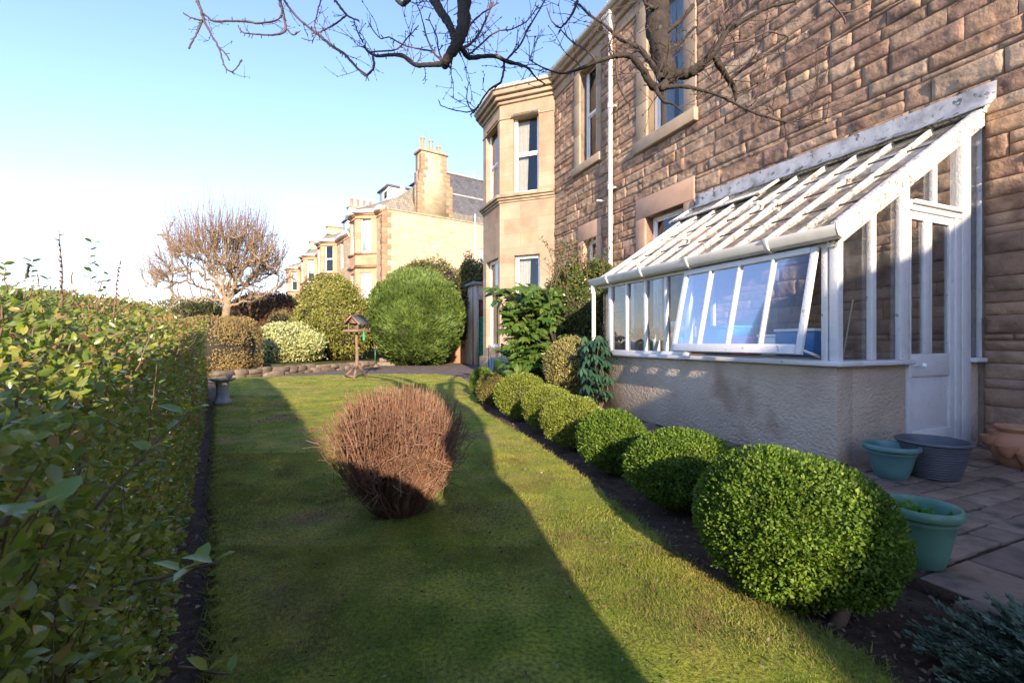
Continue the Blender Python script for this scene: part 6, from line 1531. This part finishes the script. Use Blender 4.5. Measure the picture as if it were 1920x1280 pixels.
    # distant roof over the hedge on the left
    for k, (x0, x1, yr, ye, Y, lab) in enumerate(((-40, 62, 534, 560, 45., 'distant grey gabled house roof peeping over the hedge at the far left'), (225, 275, 577, 592, 90., 'tiny distant red roof on the horizon beyond the hedge'))):
        a = pt(x0, ye, Y); c_ = pt(x1, ye, Y); zr = pt(0, yr, Y)[2]; b = A3((a[0]+c_[0])/2, Y, 0); wd = (c_[0]-a[0])/2
        D_ = empty('distant_house', b, lab, 'house'); m = MB(); m.box(W, -wd*.92, wd*.92, 0, 8, 0, a[2]); m.build('wall', M_nb, D_)
        m = MB(); z = a[2]; xr = wd*.25 if k == 0 else 0
        m.add([(-wd, -.4, z), (wd, -.4, z), (wd, 8.4, z), (-wd, 8.4, z), (-wd*.6, 4, zr), (xr, 4, zr)], [(0, 1, 5, 4), (1, 2, 5), (2, 3, 4, 5), (3, 0, 4), (3, 2, 1, 0)], 0, [[(0, 0), (1, 0), (1, 1), (0, 1)], [(0, 0)]*3, [(0, 0)]*4, [(0, 0)]*3, [(0, 0)]*4]); m.build('roof', M_tan_slate if k == 0 else M_pot_chim, D_)
garden_things()

# ------------------------------------------------------------------ the row of houses next door
def row_houses():
    NA = R(34.3); n2 = np.array([math.cos(NA), math.sin(NA)]); d2 = np.array([-math.sin(NA), math.cos(NA)])
    Y0 = 30.6; O2 = np.array([(717-960)/F*Y0, Y0]); EZ = pt(717, 391, Y0)[2]
    hh = lambda x, y, A, B: hit(x, y, A, B, O2, n2, d2)
    labels = ['nearest sandstone end house with pale coursed gable, quoins and tall chimney, beyond the conifer', 'second house of the row with dark sash window and four red chimney pots', 'third house of the row seen above the shrubs', 'farthest small house at the left end of the row']
    juncs = [1.21, 12.2, 20.4, 30.4]; ends = [7.9, 17.2, 26.2, 36.]; starts = [0, 7.9, 17.2, 26.2]
    e45 = np.array([-math.sqrt(.5), math.sqrt(.5)]); f45 = np.array([math.sqrt(.5), math.sqrt(.5)])
    for h in range(4):
        s, e, j = starts[h], ends[h], juncs[h]; p0 = O2+d2*s
        G = empty('terraced_house', (p0[0], p0[1], .6), labels[h], 'house', rz=NA, group='sandstone houses in the row'); oz = -.6
        j -= s; L = e-s; P0 = np.array([0, j]); Lc = 1.6; Lf = 1.52; P1 = P0+e45*Lc; P2 = P1+np.array([0, Lf]); P3 = P2+f45*Lc
        O3 = p0
        def H_(x, y, A, B): q = hit(x, y, A, B, O3, n2, d2); return q[0], q[1]-.6
        ez = EZ-.6
        zu0, zu1 = H_(685, 473, P0, P1)[1] if h == 0 else 0, 0
        if h == 0: U0, U1 = H_(675, 473.5, P0, P1)[1], H_(675, 409, P0, P1)[1]; K0, K1 = .9, H_(678, 511, P0, P1)[1]
        zU = (U0, U1); zK = (K0, K1) if h == 0 else (K0, K1)
        # facade wall with a narrow window
        fw = MB(); fops = []
        if h == 0: fops = [(L-2.2, L-1.4, U0+.1, U1-.1)]
        if h == 1: fops = [(j-2.2, j-1.3, U0+.1, U1-.1)]
        if j > .05: wall_face(fw, (0, 0), (0, j), -.6, ez, [o for o in fops if o[1] < j], .35)
        wall_face(fw, (0, P3[1]), (0, L), -.6, ez, [(o[0]-P3[1], o[1]-P3[1], o[2], o[3]) for o in fops if o[0] > P3[1]], .35)
        if h == 0: wall_face(fw, (14., 0), (0, 0), -.6, ez, [(14-9.05, 14-7.45, 5.0, 7.55)] , .35)
        wall_face(fw, (0, L), (9, L), -.6, ez, [], .35) if h == 3 else None
        fw.build('wall', M_nb, G)
        bw = MB(); wins = []
        for k, (A, B) in enumerate(((P0, P1), (P1, P2), (P2, P3))):
            Lx = Lc if k != 1 else Lf; w0, w1 = (.33, Lx-.33) if k != 1 else (.28, Lx-.28)
            if k == 0: w0, w1 = .40, 1.22
            ops = [(w0, w1, *zU), (w0, w1, *zK)]; wall_face(bw, A, B, -.6, ez-.1, ops, .25)
            if k < 2: wins += [(A, B, *o) for o in ops]
        bw.build('bay', M_nbred, G)
        for i, (A, B, a, b, c, d) in enumerate(wins):
            bl = 1. if (h, i) in ((0, 0), (0, 2)) else (.93 if h == 0 and i == 2 else .0)
            if h == 0 and i in (0, 2): bl = .97
            elif h == 0: bl = .62
            elif h == 2: bl = .62
            elif h == 3: bl = .5
            else: bl = .0
            sash(G, A, B, a, b, c, d, .12, None, .06, bl)
        for o in fops: sash(G, (0, 0), (0, L), *o, .12, None, .06, .9 if h == 0 else .9)
        if h == 0: sash(G, (14., 0), (0, 0), 14-9.05, 14-7.45, 5.0, 7.55, .12, None, .07, .5)
        # string mouldings
        def ring2(mb, z0, z1, out, pts):
            nn = len(pts); dirs = [unit(pts[i+1]-pts[i]) for i in range(nn-1)]; nr = [np.array([-d[1], d[0]]) for d in dirs]; off = []
            for i in range(nn):
                if i == 0: m = nr[0]
                elif i == nn-1: m = nr[-1]
                else: m = nr[i-1]+nr[i]; m = m/(m @ nr[i])
                off.append((pts[i]+m*out, pts[i]-m*.2))
            for i in range(nn-1):
                (a, a2), (b, b2) = off[i], off[i+1]; mb.hexa([A3(*a2, z0), A3(*a, z0), A3(*b, z0), A3(*b2, z0), A3(*a2, z1), A3(*a, z1), A3(*b, z1), A3(*b2, z1)])
        bp = [P0, P1, P2, P3]; m = MB(); ring2(m, U0-.14, U0-.02, .10, bp); ring2(m, U0-.95, U0-.86, .06, bp); ring2(m, U0-1.08, U0-.955, .14, bp); m.build('string_course', M_quoin, G)
        full = [np.array([0, 0.])]+bp+[np.array([0, L-.002])]
        m = MB(); ring2(m, ez-.36, ez-.30, .05, full); ring2(m, ez-.12, ez, .10, full); m.build('cornice', M_nbred, G)
        m = MB(); ring2(m, ez+.001, ez+.20, .28, full); m.build('gutter', M_cleanwhite, G)
        # downpipe
        m = MB(); m.tube([(-.08, L-.25, 0), (-.08, L-.25, ez-.5), (-.3, L-.25, ez)], .06, 8); m.build('downpipe', M_cleanwhite, G, smooth=True)
        if h == 0:
            m = MB(); fr = wframe((14., 0), (0, 0)); z = -.5; k = 0
            while z < ez-.3:
                hgt = .36; w = .62 if k % 2 == 0 else .34; w2 = .34 if k % 2 == 0 else .62
                m.box(frame((0, 0, 0), (1, 0, 0)), -.02, w, -.02, w2*.7, z, z+hgt-.012); z += hgt; k += 1
            m.build('quoins', M_quoin, G, bevel=.01)
            m = MB(); m.box(frame((0, 0, 0), (1, 0, 0)), .3, 14, -.06, .3, ez, ez+.10); m.build('coping', M_weather, G)
            m = MB(); c = A3(7.05, -.08, 0); m.tube([c, c+A3(0, 0, ez+.7)], .055, 8); m.build('soil_pipe', M_cleanwhite, G, smooth=True)
        # roof: hipped towards the street, lichened slates
        rx = 5.2; zr = ez+4.2; y0 = 0. if h else .25; y1 = L
        m = MB()
        hip = 2.6 if h == 0 else 0
        V = [(-.1, y0, ez+.18), (-.1, y1, ez+.18), (rx, y1, zr), (rx, y0+hip, zr), (2*rx, y1, ez+.18), (2*rx, y0, ez+.18)]
        Fs = [(0, 3, 2, 1), (3, 5, 4, 2), (0, 5, 3)]
        m.add(V, Fs, 0, [[(V[i][1], V[i][0]*1.2) for i in f] for f in Fs])
        # pavilion roof on the bay
        mid = (P0[1]+P3[1])/2; apex = A3(2.6, mid, ez+2.1); q = [A3(*(p+0), ez+.2) for p in (P0+np.array([.0, -.25]), P1+np.array([-.22, -.12]), P2+np.array([-.22, .12]), P3+np.array([0, .25]))]
        V = q+[apex]; Fs = [(0, 4, 1), (1, 4, 2), (2, 4, 3)]; m.add(V, Fs, 0, [[(V[i][1], V[i][2]) for i in f] for f in Fs])
        m.build('roof', M_tan_slate, G)
        m = MB()
        for v in q[:3]: m.bar(v+A3(0, 0, .03), apex+A3(0, 0, .03), .10, .04)
        m.build('ridge_flashing', M_lead, G)
        if h < 2:
            m = MB(); m.tube([apex, apex+A3(0, 0, .9)], [.09, .02], 8); m.bar(apex+A3(0, -.25, .5), apex+A3(0, .25, .5), .05, .10); m.bar(apex+A3(-.2, 0, .6), apex+A3(.2, 0, .6), .05, .08); m.build('finial', M_cleanwhite, G)
        # white boxed dormer behind the bay roof
        m = MB(); dz0, dz1 = ez+1.5, ez+2.75; dy0, dy1 = mid+.3, mid+2.4
        m.box(frame((0, 0, 0), (1, 0, 0)), 1.6, 4.6, dy0, dy1, dz0, dz1); 
        dor = m.build('dormer', M_cleanwhite, G); m = MB(); m.box(frame((0, 0, 0), (1, 0, 0)), 1.45, 4.8, dy0-.15, dy1+.15, dz1+.001, dz1+.12); m.build('dormer_roof', M_slate, dor)
        if h == 0:
            m = MB(); m.box(frame((0, 0, 0), (1, 0, 0)), 1.58, 1.599, dy0+.3, dy0+.9, dz0+.5, dz1-.25); m.build('pane', M_inside, dor)
        # chimneys
        if h == 0:
            c0 = H_(788, 300, (0, 0), (14, 0)); a0, a1 = 2.75, 4.72; zt = pt(788, 287, 32.6)[2]-.6
            m = MB(); f0 = frame((0, 0, 0), (1, 0, 0)); m.box(f0, a0, a1, -.03, 1.0, ez+.101, zt); m.box(f0, a0-.25, a1+.45, -.02, .9, ez+.102, ez+2.2); m.box(f0, a0-.12, a1+.25, -.025, .95, ez+.102, ez+3.2); ch = m.build('chimney', M_nb, G)
            m = MB(); mq = MB(); z = ez+.15; k = 0
            while z < zt-.25:
                x0 = a0 if z > ez+3.2 else (a0-.12 if z > ez+2.2 else a0-.25); x1 = a1 if z > ez+3.2 else (a1+.25 if z > ez+2.2 else a1+.45); w = .5 if k % 2 else .28
                m.box(f0, x0-.01, x0+w, -.05, .3, z, z+.275); mq.box(f0, x1-w, x1+.01, -.05, .3, z, z+.275); z += .28; k += 1
            m.build('chimney_quoins', M_quoin, ch, bevel=.01); mq.build('chimney_quoins', M_quoin, ch, bevel=.01)
            m = MB(); m.box(f0, a0-.12, a1+.12, -.14, 1.1, zt+.001, zt+.16); m.build('chimney_cap', M_weather, ch, bevel=.02)
            for a, b_, mt in ((3.05, 1.0, M_pot_chim), (3.7, .95, M_weather), (4.3, .65, M_pot_chim)):
                m = MB(); m.lathe([(.17, zt+.16), (.15, zt+.25), (.14, zt+b_), (.17, zt+b_+.02), (.17, zt+b_+.12), (.12, zt+b_+.12)], c=(a, .45, 0), seg=16); m.build('chimney_pot', mt, ch, smooth=True, auto=True)
            # steep dark slate roof to the rear wing
            m = MB(); V = [(a1-.2, .35, ez+.1), (14, .35, ez+.1), (14, 2.1, ez+4.2), (a1-.2, 2.1, ez+4.2), (14, 7, ez+4.3), (a1-.2, 7, ez+4.3)]; Fs = [(0, 1, 2, 3), (3, 2, 4, 5)]
            m.add(V, Fs, 0, [[(V[i][0], V[i][2]) for i in f] for f in Fs]); m.build('rear_roof', M_slate, G)
            m = MB(); m.bar((a1+.1, .33+1.75*.55, ez+.12+4.1*.55), (14, .33+1.75*.55, ez+.12+4.1*.55), .06, .12); m.bar((a1+.1, 2.1, ez+4.25), (14, 2.1, ez+4.25), .2, .14); m.build('ridge_strip', M_lead, G)
            for a in (8.3, 9.4): m = MB(); m.tube([(a, 2.3, ez+4.2), (a, 2.3, ez+5.)], .06, 8); m.build('vent_pipe', M_cleanwhite, G)
        else:
            m = MB(); f0 = frame((0, 0, 0), (1, 0, 0)); zt = ez+4.1; m.box(f0, 1.9, 4.4, L-1.9, L-1.2, ez+.5, zt); ch = m.build('chimney', M_cleanwhite if h == 1 else M_nb, G)
            m = MB(); m.box(f0, 1.8, 4.5, L-2.0, L-1.1, zt+.001, zt+.15); m.build('chimney_cap', M_weather, ch)
            if h == 1:
                for a in (2.2, 2.8, 3.4, 4.0): m = MB(); m.lathe([(.17, zt+.15), (.14, zt+.85), (.17, zt+.87), (.17, zt+.97)], c=(a, L-1.55, 0), seg=12); m.build('chimney_pot', M_pot_chim, ch, smooth=True)
        m = MB(); m.box(frame((0, 0, 0), (1, 0, 0)), 1.1, 9, .36 if h == 0 else 0.01, L-.01, -.6, ez-.02); m.build('rooms', M_inside, G)
row_houses()

# ------------------------------------------------------------------ unseen block added behind the camera, its roofline shaped to shade patio and house foot
def behind():
    tn = math.tan(R(SUN_EL)); Yb = -6.
    # (lateral position across the sun, height at the camera's distance)
    prof = [(1.3, .4), (1.64, 1.05), (2.1, 1.8), (2.73, 2.2), (2.95, 2.3), (3.2, 2.5), (3.41, 2.85), (4.7, 3.4), (5.7, 4.1), (8, 4.5), (12, 4.5)]
    P = []
    for l, h in prof:
        x = (l-(-SUN_H[0])*0-SUN_H[0]*Yb*1.0)/(-SUN_H[1]) if False else (l - SUN_H[0]*Yb)/abs(SUN_H[1]); P.append((x, h+abs(Yb)*tn))
    G = empty('added_shade_house', (P[0][0], Yb, 0), 'unseen house block added behind the viewpoint, roofline shaped to shade the patio', 'house')
    q = [(x-P[0][0], z) for x, z in P]; m = MB(); f = frame((0, 0, 0), (1, 0, 0))
    m.prism(f, [(q[0][0], 0)]+[(x, z-.15) for x, z in q]+[(q[-1][0], 0)], 0, -7); m.build('wall', M_nb, G)
    r = MB()
    for a, b in zip(q[:-1], q[1:]): r.prism(f, [(a[0]-.02, a[1]-.149), (b[0]-.02, b[1]-.149), (b[0]-.02, b[1]), (a[0]-.02, a[1])], .15, -7.2)
    r.build('roof', M_slate, G)
behind()
